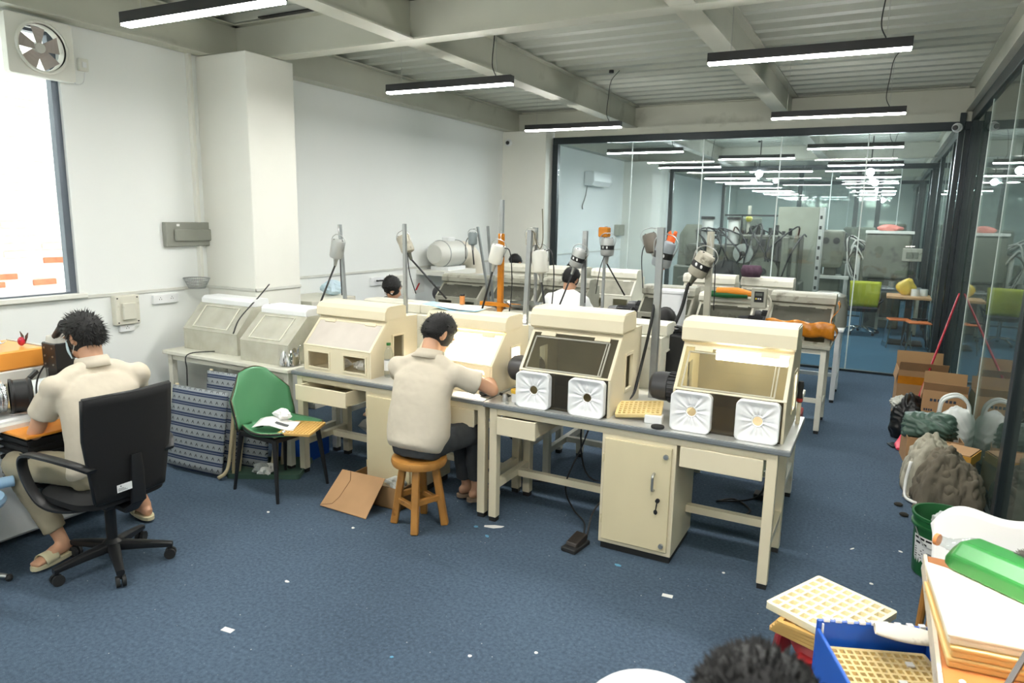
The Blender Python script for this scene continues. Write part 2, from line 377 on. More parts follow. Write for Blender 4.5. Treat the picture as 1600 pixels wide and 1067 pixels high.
def side_wall(y0, y1, posts, seams, n):
    r = bpy.data.objects.new('wall_glass_%d' % n, None); sc.collection.objects.link(r); r['kind'] = 'structure'
    G().box(XR-.04, XR+.05, y0, y1, 3.2, 3.33).build('top_rail', M_dark, r, bev=.004)
    G().box(XR-.03, XR+.03, y0, y1, 0, .04).build('bottom_rail', M_dark, r)
    for p in posts: G().box(XR-.04, XR+.06, p-.06, p+.06, 0, 3.2).build('post', M_dark, r, bev=.004)
    ys = sorted(set([y0]+posts+seams+[y1]))
    for a, b in zip(ys[:-1], ys[1:]): G().box(XR-.005, XR+.005, a+.002, b-.002, .04, 3.2).build('glass_pane', G_right, r)
    for s in seams: G().box(XR-.008, XR+.008, s-.004, s+.004, .04, 3.2).build('silicone_joint', MC['pale silicone joint'], r)
side_wall(YB, YP, [1.2, 5.15, 10.12], [3.1, 6.85, 8.5], 1)
side_wall(YP+.05, YE, [12.6, 15.2, 18.6, 22.6, 26.5], [13.9], 2)
partition(2, 16.55, -4.6, XR, [-3.2, -1.1, .2])
g = G()
for x in (-2.1, -.75, -.25): g = G().box(x, x+.11, 19.8, 19.9, 0, 3.28); struct('column_dark', g, M_dark)
partition(3, 22.6, -4.6, XR, [-2.2, -1])

# ---- linear pendant lamps
def linear_lamp(x, y, label, z=3.0, L=1.2, rz=.03, cable=True, group='linear pendant lamps'):
    t = thing('linear_lamp', label, 'lamp', (x, y, z), rz, group)
    g = G().box(-L/2, L/2, -.035, .035, .012, .06); g.box(-L/2, L/2, -.035, -.031, 0, .012); g.box(-L/2, L/2, .031, .035, 0, .012)
    g.box(-L/2, -L/2+.004, -.035, .035, 0, .012); g.box(L/2-.004, L/2, -.035, .035, 0, .012)
    g.build('housing', M_black, t)
    G().box(-L/2+.005, L/2-.005, -.03, .03, -.012, .011).build('diffuser', M_lamp if y < 10 else M_lamp2, t)
    for s in (-.38, .38):
        G().cyl((s*L, 0, .06), (s*L, 0, ZC-z-.03), .0022, n=6).build('suspension_wire', M_steel, t)
        G().cyl((s*L, 0, ZC-z-.03), (s*L, 0, ZC-z), .028, n=14).build('ceiling_canopy', M_black, t)
    if cable: G().tube(curve([(.38*L, 0, .06), (.35*L, 0, .15), (.36*L, .0, .32), (.38*L, 0, .5), (.46*L, 0, ZC-z-.01)]), .004, 6).build('power_cord', M_cable, t)
    return t
linear_lamp(-3.36, 2.68, 'lit linear pendant lamp nearest the extractor fan, top left of the room')
linear_lamp(-3.31, 5.02, 'lit linear pendant lamp between the white column and the middle ceiling beam')
linear_lamp(-3.36, 7.75, 'lit linear pendant lamp hanging left of the dark corner of the partition frame')
linear_lamp(-.56, 4.95, 'lit linear pendant lamp over the near right workbench, largest on the right side')
linear_lamp(-.53, 7.7, 'lit linear pendant lamp on the right, second from the camera, before the partition')
linear_lamp(-3.42, 10.75, 'lit linear pendant lamp seen through the left half of the glass, first behind the partition')
linear_lamp(-.48, 10.9, 'lit linear pendant lamp seen through the right half of the glass, first behind the partition')
linear_lamp(-3.5, 13.9, 'lit linear pendant lamp seen through the glass, second behind the partition on the left')
linear_lamp(-.42, 14.05, 'lit linear pendant lamp seen through the glass, second behind the partition on the right')
for y in (-.2,):
    linear_lamp(-.5, 2.5, 'linear pendant lamp above the camera on the right', cable=False)
    linear_lamp(-3.4, .2, 'linear pendant lamp behind the camera on the left', cable=False)
    linear_lamp(-.5, .1, 'linear pendant lamp behind the camera on the right', cable=False)
linear_lamp(-2.0, 12.3, 'lit linear pendant lamp over the big grinding machine in the middle of the hall', cable=False)
linear_lamp(-2.0, 15.4, 'lit linear pendant lamp in the middle of the hall before the second partition', cable=False)
for y in (2.0, 7.0, 12.0): linear_lamp(2.6, y, 'linear pendant lamp in the corridor behind the side glass, '+{2.0: 'nearest', 7.0: 'middle', 12.0: 'farthest'}[y]+' one', cable=False)
for y in (17.5, 20.0, 24.5, 27.0):
    for x in (-3.4, -.4):
        linear_lamp(x, y, 'lit linear pendant lamp far down the hall, %s row, %s' % ('left' if x < -2 else 'right', {17.5: 'just past the second glass partition', 20.0: 'before the third glass partition', 24.5: 'past the third glass partition', 27.0: 'last before the end wall'}[y]), cable=False, group='far hall pendant lamps')
for i, (x, y, z) in enumerate(((-2.4, 15.3, 2.95), (-.35, 15.2, 2.95), (-.3, 18.0, 2.9), (-.25, 20.6, 2.85), (-3.1, 19.0, 3.0), (-.15, 24, 2.7))):
    t = thing('bulb_lamp', ['bright round bulb lamp over the left of the hall machines', 'bright round bulb lamp near the right side of the hall, biggest glare', 'bright round bulb lamp below the biggest glare on the right',
      'third bright bulb lamp down the right side of the hall', 'small bright bulb lamp left of the hall beside the strips', 'low bright bulb lamp farthest down the hall'][i], 'lamp', (x, y, z), 0, 'round bulb lamps in the hall')
    G().cyl((0, 0, .06), (0, 0, ZC-z), .01, n=8).build('stem', M_black, t)
    G().ball((0, 0, 0), .07, n=14).build('bulb', emit('bulb light', '#eef6ff', 45), t, smooth=True)

# ------------------------------------------------------------ furniture builders
def legs_frame(t, x0, x1, y0, y1, h, m, w_=.05, stretch=.22, name='leg', long_y=None):
    for x in (x0, x1-w_):
        for y in (y0, y1-w_):
            l = G().box(x, x+w_, y, y+w_, .03, h).build(name, m, t, bev=.003)
            G().box(x+.004, x+w_-.004, y+.004, y+w_-.004, 0, .03).build('foot_pad', M_rub, l)
        G().box(x+.006, x+w_-.006, y0+w_, y1-w_, stretch, stretch+.045).build('side_rail', m, t)
def workbench(x0, x1, y0, label, cab, dl, dr, topm=M_top, body=M_cream, h=.8, d=.74):
    t = thing('workbench', label, 'workbench', (0, 0, 0), 0, 'cream steel workbenches')
    y1 = y0+d
    G().box(x0, x1, y0, y1, h-.032, h-.004).build('tabletop', M_edge, t, bev=.006, seg=2)
    G().box(x0+.004, x1-.004, y0+.012, y1-.004, h-.004, h).build('steel_sheet', topm, t)
    G().box(x0+.045, x1-(.07 if x1 > -1 else .01), y0+.026, y0+.06, h-.076, h-.032).build('apron', body, t)
    G().box(x0+.03, x1-.03, y1-.26, y1-.22, h-.075, h-.032).build('apron', body, t)
    legs_frame(t, x0+.04, x1-(.06 if x1 > -1 else .0), y0+.02, y0+.56, h-.032, body, .055)
    G().bar((x0+.09, y0+.36, .235), (cab[0], y0+.36, .235), .045, .045).build('stretcher', body, t)
    G().bar((cab[1], y0+.36, .235), (x1-(.11 if x1 > -1 else .055), y0+.36, .235), .045, .045).build('stretcher', body, t)
    # drawers
    for a, b, pull in (dl, dr):
        f = G().box(a, b, y0+.02-pull, y0+.035-pull, h-.195, h-.078).build('drawer', body, t, bev=.003)
        g = G().box(a+.01, b-.01, y0+.035-pull, y0+.42-pull, h-.19, h-.182)
        for q in (a+.012, b-.024): g.box(q, q+.012, y0+.035-pull, y0+.42-pull, h-.19, h-.085)
        g.box(a+.01, b-.01, y0+.41-pull, y0+.42-pull, h-.19, h-.085); g.build('drawer_tray', body, f)
    # cabinet
    c0, c1 = cab; g = G().box(c0, c1, y0+.03, y0+.5, .045, h-.075); g.build('cabinet_body', body, t, bev=.003)
    G().box(c0+.01, c1-.01, y0+.05, y0+.48, 0, .045).build('plinth', M_rub, t)
    dd = G().box(c0+.022, c1-.022, y0+.012, y0+.029, .075, h-.1).build('door', M_creamd, t, bev=.003)
    g = G(); g.tube(curve([(c1-.115, y0+.012, .44), (c1-.115, y0-.016, .45), (c1-.115, y0-.018, .49), (c1-.115, y0-.016, .53), (c1-.115, y0+.012, .54)]), .008, 8)
    g.build('handle', M_steel, dd, smooth=True)
    G().cyl((c1-.085, y0+.012, .385), (c1-.085, y0-.004, .385), .012, n=14).build('lock', M_black, dd)
    g = G().bar((c1-.085, y0-.008, .375), (c1-.09, y0-.008, .33), .006); g.ball((c1-.09, y0-.008, .32), .012, .004, .016, n=8); g.build('key', M_black, dd)
    for z in (.115, h-.15): G().cyl((c1-.052, y0+.012, z), (c1-.052, y0-.002, z), .014, n=14).build('round_fastener', M_galv, dd)
    for z in (.2, h-.22): G().cyl((c0+.018, y0+.014, z-.025), (c0+.018, y0+.014, z+.025), .006, n=8).build('hinge', M_creamd, dd)
    return t
workbench(-2.14, -.31, 3.66, 'cream steel workbench with grey edge, keyed cabinet and two black-windowed hoods, nearest on the right', (-1.34, -.90), (-2.03, -1.76, .03), (-.88, -.44, .0), M_top)
workbench(-3.82, -2.145, 3.68, 'cream steel workbench behind the cardboard box, with the seated man working at it', (-3.13, -2.72), (-3.70, -3.22, .10), (-2.62, -2.23, .0), M_top)
def plain_table(name, label, x0, x1, y0, y1, h, m, topm, group=None, shelf=False, th=.03, cat='table'):
    t = thing(name, label, cat, (0, 0, 0), 0, group)
    G().box(x0, x1, y0, y1, h-th, h).build('tabletop', topm, t, bev=.004)
    legs_frame(t, x0+.03, x1-.03, y0+.03, y1-.03, h-th, m, .05)
    G().box(x0+.06, x1-.06, y0+.04, y0+.07, h-th-.05, h-th).build('apron', m, t)
    G().box(x0+.06, x1-.06, y1-.07, y1-.04, h-th-.05, h-th).build('apron', m, t)
    G().bar((x0+.08, (y0+y1)/2, .25), (x1-.08, (y0+y1)/2, .25), .04).build('stretcher', m, t)
    return t
plain_table('bench_table', 'off-white steel table back to back with the left cream workbench', -4.12, -2.2, 4.44, 5.2, .79, M_offw, M_offw, 'off-white benches of the inner rows')
plain_table('bench_table', 'off-white steel table back to back with the near right cream workbench', -2.12, -.38, 4.44, 5.2, .79, M_offw, M_offw, 'off-white benches of the inner rows')
plain_table('bench_table', 'grey dusty table of the third row, left end by the wall', -4.95, -3.0, 6.85, 7.55, .84, M_offw, M_grey, 'off-white benches of the inner rows')
plain_table('bench_table', 'grey dusty table of the third row under the tape-covered hood', -2.95, -.33, 6.85, 7.5, .84, M_offw, M_grey, 'off-white benches of the inner rows')
plain_table('bench_table', 'white steel table of the last row, legs clear of the others', -2.3, -.28, 8.2, 8.9, .83, M_wplast, M_wplast, 'off-white benches of the inner rows')
plain_table('bench_table', 'off-white table of the last row by the left wall', -4.9, -2.4, 8.2, 8.9, .83, M_offw, M_offw, 'off-white benches of the inner rows')
# dusty table by the column
t = plain_table('side_table', 'chipped white steel side table under the two dusty clear hoods', -5.28, -3.83, 3.66, 4.28, .8, M_offw, M_offw)

def motor(t, x, y, z, s=1, m=M_motor, name='motor', L=.22, r=.095):
    """finned motor lying along X, end bell towards s"""
    g = G(); T = Matrix.Translation((x, y, z)) @ Matrix.Rotation(PI/2*s, 4, 'Y')
    g.lathe([(r*.25, L+.045), (r*.7, L+.04), (r*.93, L+.02), (r*1.0, L-.02), (r*1.0, L-.07), (r*.93, L-.072), (r*.93, .0), (r*.5, -.005)][::-1], n=24, T=T)
    o = g.build(name, m, t, smooth='auto')
    g = G()
    for k in range(22):
        a = 2*PI*k/22; u = V((math.cos(a), math.sin(a), 0))
        p0 = T @ (u*r*.97+V((0, 0, .01))); p1_ = T @ (u*r*.97+V((0, 0, L-.075))); g.bar(p0, p1_, .004, .02, up=(T.to_3x3() @ u))
    g.build('cooling_fins', m, o)
    return o
def hood(label, x0, x1, y0, h=.6, T=.8, d=.52, rz=0, body=M_cream, pane=G_box, front='open', lit=False, mot=0, group='cream grinding hoods', rails=False, dark=False, canopy_only=False, hole=True, inner=None, name='grinding_hood', nopane=False, swall=None):
    """glove-box hood. local: x across, y depth from the front, z up. front faces -Y (rz=0)"""
    W = (x1-x0); k = h/.6; t = thing(name, label, 'hood', ((x0+x1)/2, y0, T), rz, group); hx = W/2
    zs, zc, ys, yc = .225*k, .455*k, .19, .40
    prof = [(0, 0), (d, 0), (d, .485*k), (yc, .49*k), (yc, .5*k), (ys, .5*k), (ys, zc), (0, zs)]
    hl = [(.26, .12*k), (.38, .12*k), (.38, .33*k), (.26, .33*k)]
    for s in (-1, 1):
        loops = [prof]
        if hole: loops.append(hl)
        G().plate(loops, lambda u, v, w_: V((w_, u, v)), s*hx-.0075*s-.0075, s*hx-.0075*s+.0075).build('side_panel', body if not dark or s > 0 else body, t, bev=.002)
        if hole:
            G().plate([[(.245, .105*k), (.395, .105*k), (.395, .345*k), (.245, .345*k)], hl], lambda u, v, w_: V((w_, u, v)), s*(hx+.0002), s*(hx+.006)).build('port_frame', body, t)
    G().box(-hx+.015, hx-.015, d-.015, d, 0, .485*k).build('back_panel', inner or body, t)
    G().box(-hx+.015, hx-.015, .0, d-.015, 0, .012).build('bottom_panel', inner or body, t)
    G().box(-hx+.015, hx-.015, yc, d-.015, .475*k, .485*k).build('rear_top', body, t)
    # canopy
    cp = [(ys-.035, .485*k), (ys-.03, .555*k), (ys-.005, .59*k), (ys+.03, .6*k), (yc-.02, .6*k), (yc+.01, .585*k), (yc+.01, .49*k), (yc-.02, .49*k), (yc-.02, .57*k), (ys, .57*k), (ys-.01, .47*k)]
    c = G().plate([cp], lambda u, v, w_: V((w_, u, v)), -hx-.006, hx+.006)
    for s in (-1, 1): c.plate([[(ys-.033, .485*k), (ys-.03, .555*k), (ys, .59*k), (yc, .59*k), (yc+.008, .49*k), (ys, .485*k)]], lambda u, v, w_: V((w_, u, v)), s*(hx+.005)-.004, s*(hx+.005)+.004)
    c.build('canopy', body, t, bev=.003, seg=2)
    # lower front
    fh = []
    if front == 'open': fh = [rect(-hx+.05, -hx+.05+W*.31, .04*k, .175*k), rect(hx-.05-W*.31, hx-.05, .04*k, .175*k)]
    if front == 'big': fh = [rrect(-hx+.07, -.03, .03, .19*k, .02), rrect(.05, hx-.06, .03, .19*k, .02)]
    if front == 'sleeves': fh = [rect(-hx+.05, -hx+.05+W*.28, .03, .19*k), rect(hx-.05-W*.28, hx-.05, .03, .19*k)]
    fm = body if front != 'sleeves' else glass('smoky acrylic', '#7d7869', dust=.12, dcol='#8a8270', ior=1.5)
    G().plate([rect(-hx+.015, hx-.015, 0, zs)]+fh, lambda u, v, w_: V((u, w_, v)), -.001, .008).build('front_panel', fm, t)
    if front == 'open':
        for q in fh:
            (u0, v0), (u1, _), (_, v1) = q[0], q[1], q[2]
            G().plate([rect(u0-.012, u1+.012, v0-.012, v1+.012), q], lambda u, v, w_: V((u, w_, v)), -.007, -.0012).build('port_frame', body, t)
    # sloped window
    sl = V((0, ys, zc-zs)); L = sl.length; sd = sl/L; nn = V((0, -sd.z, sd.y))
    P = lambda u, v, w_: V((u, 0, zs))+sd*v+nn*w_
    b1, b2_ = (.02, .02) if front != 'open' else (.022, .03)
    G().plate([rect(-hx+.002, hx-.002, .0, L+.02), rect(-hx+b1, hx-b1, .012, L-b2_)], P, .0, .006).build('window_frame', body, t)
    if not nopane:
        G().plate([rect(-hx+b1, hx-b1, .012, L-b2_)], P, .001, .004).build('window_pane', pane, t)
    for s in (-1, 1):
        G().plate([rect(s*W*.3-.05, s*W*.3+.05, L-.045, L-.012)], P, .0062, .012).build('hinge', body, t, bev=.002)
    if rails:
        a, b, c0, c1 = -hx+.045, hx-.065, .015, L-.055
        g = G()
        for q in (a, b): g.plate([rect(q-.004, q+.004, c0, c1)], P, .0045, .014)
        for q in (c0, c1): g.plate([rect(a, b, q-.004, q+.004)], P, .0045, .014)
        g.plate([rect(b-.02, b-.014, c0, c1)], P, .0045, .012)
        g.build('acrylic_rail', glass('rail acrylic', '#ffffff', dust=.5, dcol='#d4d2c4'), t)
    if lit:
        if lit == 2: G().box(-.11, hx-.03, .165, .215, .385*k, .435*k).build('lamp_tube', emit('hood tube light', '#fffaf2', 16), t)
        else:
            for yy in (.24, .34): G().cyl((-hx+.05, yy, .47*k), (hx-.05, yy, .47*k), .014, n=12).build('lamp_tube', emit('hood lamp light', '#fff8ec', 60), t)
    if front == 'sleeves':
        for s in (-1, 1):
            cx = s*(hx-.05-W*.14)-(.0 if s > 0 else .02); cz = .112*k; R_ = W*.185
            def f(a, r, cx=cx, cz=cz, R_=R_, s=s):
                an = a*2*PI; sq = 1/max(abs(math.cos(an)), abs(math.sin(an))); sq = min(sq, 1.30)
                rr = .028+(R_*sq-.028)*min(r*1.25, 1)
                fold = math.sin(an*13+s)*.5+math.sin(an*21+2*s)*.3+math.sin(an*7)*.3
                dep = -.045+.03*(1-min(r*1.25, 1))*(1 if r < .8 else 0)+fold*.0065*max(0, 1-r*1.15)*1.6
                if r > .8: dep = -.045+(r-.8)/.2*.045
                return V((cx+rr*math.cos(an), dep-.004*math.sin(r*9), cz+rr*math.sin(an)))
            o = G().grid(97, 16, f).build('cloth_sleeve', M_white, t, smooth=True)
            G().tube([(cx+.03*math.cos(a_*PI/8), -.018, cz+.03*math.sin(a_*PI/8)) for a_ in range(17)], .005, 6).build('elastic_rim', M_white, o, smooth=True)
    if mot: motor(t, mot*(hx), .30, .16, mot, r=.088, L=.17)
    return t
hood('cream hood with empty clear window, standing alone at the left end beside the steel kettle', -3.76, -3.12, 3.76, h=.50, body=M_cream, front='open', pane=G_paintrefl, d=.56)
hood('cream hood glowing from inside, the seated man reaches into it', -2.79, -2.17, 3.83, h=.50, body=M_cream, front='big', lit=1, d=.52, pane=G_clear, inner=mat('white hood lining', '#f4f1ea', .5))
INN = mat('brown dusty lining', '#978e78', .8, var=.2, vs=5)
hood('cream hood with dark unlit window and two white cloth sleeves, beside the tape roll', -1.92, -1.32, 3.73, body=M_cream, front='sleeves', mot=-1, rails=True, inner=INN, d=.56)
hood('cream hood with lit tube behind its window, two white sleeves, at the bench end', -.96, -.36, 3.76, body=M_cream, front='sleeves', mot=-1, rails=True, lit=2, inner=INN, d=.56)
# second row, backs towards the near row
for i, (a, b, hh, lb) in enumerate(((-3.97, -3.38, .44, 'off-white hood seen from behind, right behind the empty-windowed cream hood'),
      (-3.36, -2.78, .44, 'off-white hood seen from behind under the blue folder'),
      (-2.58, -2.0, .45, 'off-white hood seen from behind with the steel bowl on top'),
      (-1.86, -1.28, .45, 'off-white hood seen from behind, right of the dark-windowed cream hood'))):
    hood(lb, a, b, 5.12, h=hh, T=.79, rz=PI, body=M_offw, pane=G_dusty, front='open', d=.5, group='off-white hoods of the second row')
# third row, facing the camera
for i, (a, b, y, hh, mo, lb) in enumerate(((-4.75, -4.15, 6.95, .42, -1, 'grey smoky hood under the round duct fan'), (-4.02, -3.46, 7.0, .45, -1, 'grey dusty hood right of the orange wrapped pole'),
      (-3.40, -2.84, 7.0, .45, 0, 'grey dusty hood in front of the man in the white shirt'), (-2.2, -1.66, 6.95, .44, -1, 'black-stained dusty hood above the bald man'),
      (-1.60, -1.06, 6.95, .40, 0, 'dusty hood with the green and orange tool on it'), (-.90, -.34, 6.92, .46, -1, 'dusty hood wrapped in orange tape at the right end of the row'))):
    hood(lb, a, b, y, h=hh, T=.84, body=M_grey if i != 4 else M_offw, pane=G_stain, front='open', mot=mo, group='dusty hoods of the third row', hole=False, d=.5)
for i, (a, b, lb) in enumerate(((-4.7, -4.1, 'pale hood of the last row beside the elbow duct'), (-3.95, -3.4, 'pale hood of the last row behind the white poles'), (-3.3, -2.7, 'pale hood of the last row behind the white-shirted man'),
      (-2.1, -1.5, 'pale hood of the last row behind the white box'), (-1.42, -.86, 'pale hood of the last row behind the control box'))):
    hood(lb, a, b, 8.25, h=.5, T=.83, body=M_offw, pane=G_dusty, front='open', group='pale hoods of the last row', hole=False)
# two dusty clear hoods on the side table
def acrylic_box(label, x0, x1, y0, y1, h, T=.8):
    t = thing('dust_hood', label, 'hood', ((x0+x1)/2, y0, T), 0, 'dusty clear hoods on the side table'); hx = (x1-x0)/2; d = y1-y0; zs = h*.45; ys = d*.42; hc = h
    prof = [(0, 0), (d, 0), (d, hc), (ys, hc), (0, zs)]
    G().plate([prof], lambda u, v, w_: V((w_, u, v)), -hx, -hx+.005).build('side_pane', G_old, t)
    G().plate([prof, rrect(d*.55, d*.78, h*.3, h*.72, .02)], lambda u, v, w_: V((w_, u, v)), hx-.005, hx).build('side_pane', G_old, t)
    G().plate([rrect(d*.52, d*.81, h*.26, h*.76, .03), rrect(d*.55, d*.78, h*.3, h*.72, .02)], lambda u, v, w_: V((w_, u, v)), hx+.0005, hx+.03).build('port_collar', M_grey, t)
    G().box(-hx+.005, hx-.005, d-.005, d, 0, hc).build('back_pane', G_old, t)
    G().plate([rect(-hx+.005, hx-.005, 0, zs)], lambda u, v, w_: V((u, w_, v)), 0, .005).build('front_pane', G_old, t)
    sl = V((0, ys, hc-zs)); L = sl.length; sd = sl/L; nn = V((0, -sd.z, sd.y))
    G().plate([rect(-hx, hx, 0, L)], lambda u, v, w_: V((u, 0, zs))+sd*v+nn*w_, 0, .005).build('sloped_pane', G_old, t)
    G().plate([rect(-hx*.7, hx*.6, .03, L-.03), rect(-hx*.66, hx*.56, .036, L-.036)], lambda u, v, w_: V((u, 0, zs))+sd*v+nn*w_, .0055, .011).build('inner_frame', M_offw, t)
    g = G().plate([[(ys-.01, hc), (ys-.01, hc+.04), (ys+.02, hc+.06), (d*.8, hc+.06), (d*.82, hc)]], lambda u, v, w_: V((w_, u, v)), -hx+.02, hx*.95); g.build('canopy', M_wplast, t, bev=.005, seg=2)
    return t, P_(sl, zs)
def P_(sl, zs): return None
t, _ = acrylic_box('dusty clear hood at the left under the wire bowl, with a dirty side port', -5.2, -4.55, 3.82, 4.27, .38)
t, _ = acrylic_box('dusty clear hood beside the steel kettle, with scribbles on its window', -4.42, -3.9, 3.74, 4.26, .36)
for i, (a, b) in enumerate((((-.1, .30), (.12, .33)), ((-.1, .26), (.08, .285)))):
    g = G()
    for k in range(6):
        x = -.11+k*.035; z = b[1]-.0; g.tube([(x, .115-.012*i*0+(.27-.115)*0-.0, .245-i*.02), (x+.012, .118, .258-i*.02), (x+.022, .116, .24-i*.02)], .0015, 4)
    g.build('pen_scribble', M_black, t)

# ------------------------------------------------------------ people
def hair_mesh(c, f, u, r, size=1., n=900, spike=.022, bald=0, seed=1):
    rnd = random.Random(seed); g = G(); ax, ay, az = .079*size, .099*size, .108*size
    def lim(y): return -.2+.58*y if y < 0 else -.2+.9*y
    def hs(d):
        m = d.z-lim(d.y)-abs(d.x)*.05
        k = max(0, min(1, m/.12)); return k
    def pt(d, k):
        s = .955+.135*k+.012*math.sin(d.x*23+seed)*math.sin(d.y*19)*k
        if bald and d.z > .55: s = .98
        q = V((d.x*ax*s, d.y*ay*s, d.z*az*s)); return c+r*q.x+f*q.y+u*q.z
    N, Mm = 40, 28
    vs = []
    for i in range(Mm+1):
        t = PI*i/Mm
        for k in range(N):
            d = V((math.sin(t)*math.cos(2*PI*k/N), math.sin(t)*math.sin(2*PI*k/N), math.cos(t))); vs.append(pt(d, hs(d)))
    g.add(vs, [(i*N+k, (i+1)*N+k, (i+1)*N+(k+1) % N, i*N+(k+1) % N) for i in range(Mm) for k in range(N)])
    for _ in range(n):
        z = rnd.uniform(-.7, 1); a = rnd.uniform(0, 2*PI); s = math.sqrt(max(0, 1-z*z)); d = V((s*math.cos(a), s*math.sin(a), z))
        if hs(d) < .25 or (bald and z > .45): continue
        p = pt(d, hs(d)*.9); nrm = (r*d.x+f*d.y+u*d.z)
        dr = (nrm*.55+f*.45*(1 if d.z > .3 else 0)-u*.55*(1-max(0, d.z))+V([rnd.uniform(-.3, .3) for _ in range(3)])).normalized()
        w_ = nrm.cross(dr); w_ = (w_.normalized() if w_.length > .01 else r)*.0035*size; L = spike*size*rnd.uniform(.5, 1.2)
        g.add([p-w_-nrm*.004, p+w_-nrm*.004, p+dr*L], [(0, 1, 2)]); 
    return g
def person(label, J, shirt, trous, loc=(0, 0, 0), skin=M_skin, vox=.009, hair=True, size=1., bald=0, seed=1, mask=False, shoe=None, belly=0, sw=1., spike=.02, hn=900, sleeve=.62, waistz=None):
    """J: world joints. body is one continuous surface; shirt, trousers, hair are its children"""
    O = V(J['pelvis']); t = thing('person', label, 'person', O)
    j = {k: (V(v)-O if k not in ('hf', 'hu') else V(v).normalized()) for k, v in J.items()}
    f = j['hf']; r = f.cross(j['hu']).normalized(); u = r.cross(f); hc = j['head']
    sh = (j['shR']-j['shL']); sx = sh.normalized(); ch = (j['shL']+j['shR'])/2; sp = (ch).normalized(); fr = sp.cross(sx).normalized()*-1
    if fr.dot(f) < 0 and abs(fr.dot(f)) > .05: fr = -fr
    hx = (j['hipR']-j['hipL']).normalized()
    def torso(g, e, low=0.):
        hw = sh.length/2
        S = []
        for k, wx, dy in ((-.17-low if low >= 0 else -.10, .165, .115), (-.05 if low >= 0 else -.03, .178, .125+belly), (.12, .17*sw, .12+belly), (.35, .168*sw, .118+belly*.6), (.62, .178, .115), (.84, .185, .105), (.97, .15, .085), (1.05, .085, .07)):
            c = ch*max(k, 0)+sp*(min(k, 0)*ch.length)+fr*(belly*.5*(1 if 0 <= k < .5 else 0)-.03*math.sin(PI*max(0, min(1, k))))
            x = (hx*(1-max(k, 0))+sx*max(k, 0)).normalized() if k < 1 else sx
            S.append((c, x*(wx*hw/.2+e), fr*(dy+e), .85))
        g.loft(S, 24)
        return g
    def chain(g, ps, rs, n=14):
        pts = curve(ps, 5) if len(ps) > 2 else [V(p) for p in ps]; m = len(pts)
        rr = [rs[min(int(i/(m-1)*(len(rs)-1)), len(rs)-2)]*(1-((i/(m-1)*(len(rs)-1)) % 1 if i < m-1 else 1))+rs[min(int(i/(m-1)*(len(rs)-1))+1, len(rs)-1)]*((i/(m-1)*(len(rs)-1)) % 1 if i < m-1 else 1) for i in range(m)]
        g.tube(pts, rr, n); g.ball(pts[0], rr[0], n=12); g.ball(pts[-1], rr[-1], n=12)
    g = torso(G(), -.034)
    chain(g, [ch*.84+fr*.02, j['neck']*.8+hc*.2-u*.02, hc-u*.04-f*.02], [.042, .060, .060])
    g.ball(hc, .076*size, .096*size, .106*size, T=Matrix((r, f, u)).transposed(), n=22)
    g.ball(hc-u*.058*size+f*.03*size, .056*size, .066*size, .06*size, T=Matrix((r, f, u)).transposed(), n=18)
    g.ball(hc-u*.02*size+f*.099*size, .012*size, .016*size, .02*size, T=Matrix((r, f, u)).transposed(), n=8)
    for s in (-1, 1):
        g.ball(hc+r*s*.08*size-f*.012*size-u*.015*size, .010*size, .02*size, .033*size, T=Matrix((r, f, u)).transposed() @ Matrix.Rotation(s*.5, 3, 'Z'), n=10)
        g.ball(hc+r*s*.033*size+f*.085*size+u*.018*size, .024*size, .01*size, .008*size, T=Matrix((r, f, u)).transposed(), n=8)
    for s, S in ((-1, 'L'), (1, 'R')):
        sd, el, wr = j['sh'+S], j['el'+S], j['wr'+S]
        chain(g, [sd-V((0, 0, .028)), (sd+el)/2, el], [.045, .046, .038]); chain(g, [el, el*.6+wr*.4, wr], [.04, .041, .026])
        hd = j.get('hd'+S, (wr-el)).normalized() if 'hd'+S not in J else (V(J['hd'+S])).normalized()
        side = hd.cross(V((0, 0, 1))).normalized(); nrm = side.cross(hd)
        g.loft([(wr, side*.026, nrm*.02), (wr+hd*.03, side*.036, nrm*.017), (wr+hd*.075, side*.042, nrm*.014), (wr+hd*.09, side*.04, nrm*.012)], 12)
        for k, (o, L) in enumerate(((-.031, .062), (-.01, .074), (.011, .07), (.031, .054))):
            b = wr+hd*.085+side*o; g.tube([b-hd*.02, b+hd*L*.45-nrm*.004, b+hd*L*.75-nrm*.02, b+hd*L*.86-nrm*.035], [.0092, .0088, .008, .007], 8)
        b = wr+hd*.03-side*s*.03; g.tube([b, b+hd*.03-side*s*.022-nrm*.01, b+hd*.06-side*s*.026-nrm*.02], [.012, .0105, .009], 8)
        hp, kn, an = j['hip'+S], j['kn'+S], j['an'+S]
        chain(g, [hp, (hp+kn)/2, kn], [.08, .068, .052]); chain(g, [kn, kn*.65+an*.35, an], [.052, .05, .034])
        to = j['to'+S]; fd = (to-an); fd.z = 0; fd.normalize(); sd2 = fd.cross(V((0, 0, 1)))
        zf = to.z
        g.loft([(V((an.x, an.y, zf+.035))-fd*.055, sd2*.02, V((0, 0, .022))), (V((an.x, an.y, zf+.04))-fd*.03, sd2*.031, V((0, 0, .035))), (V((an.x, an.y, zf+.042))+fd*.05, sd2*.036, V((0, 0, .034))), (V((an.x, an.y, zf+.025))+fd*.12, sd2*.042, V((0, 0, .02))), (V((an.x, an.y, zf+.018))+fd*.18, sd2*.036, V((0, 0, .013)))], 14)
        g.tube([an, V((an.x, an.y, zf+.04))], [.036, .036], 12)
    def fin(o, vx, it=4):
        q = o.modifiers.new('r', 'REMESH'); q.mode = 'VOXEL'; q.voxel_size = vx; q.use_smooth_shade = True
        q = o.modifiers.new('m', 'SMOOTH'); q.factor = .5; q.iterations = it
        return o
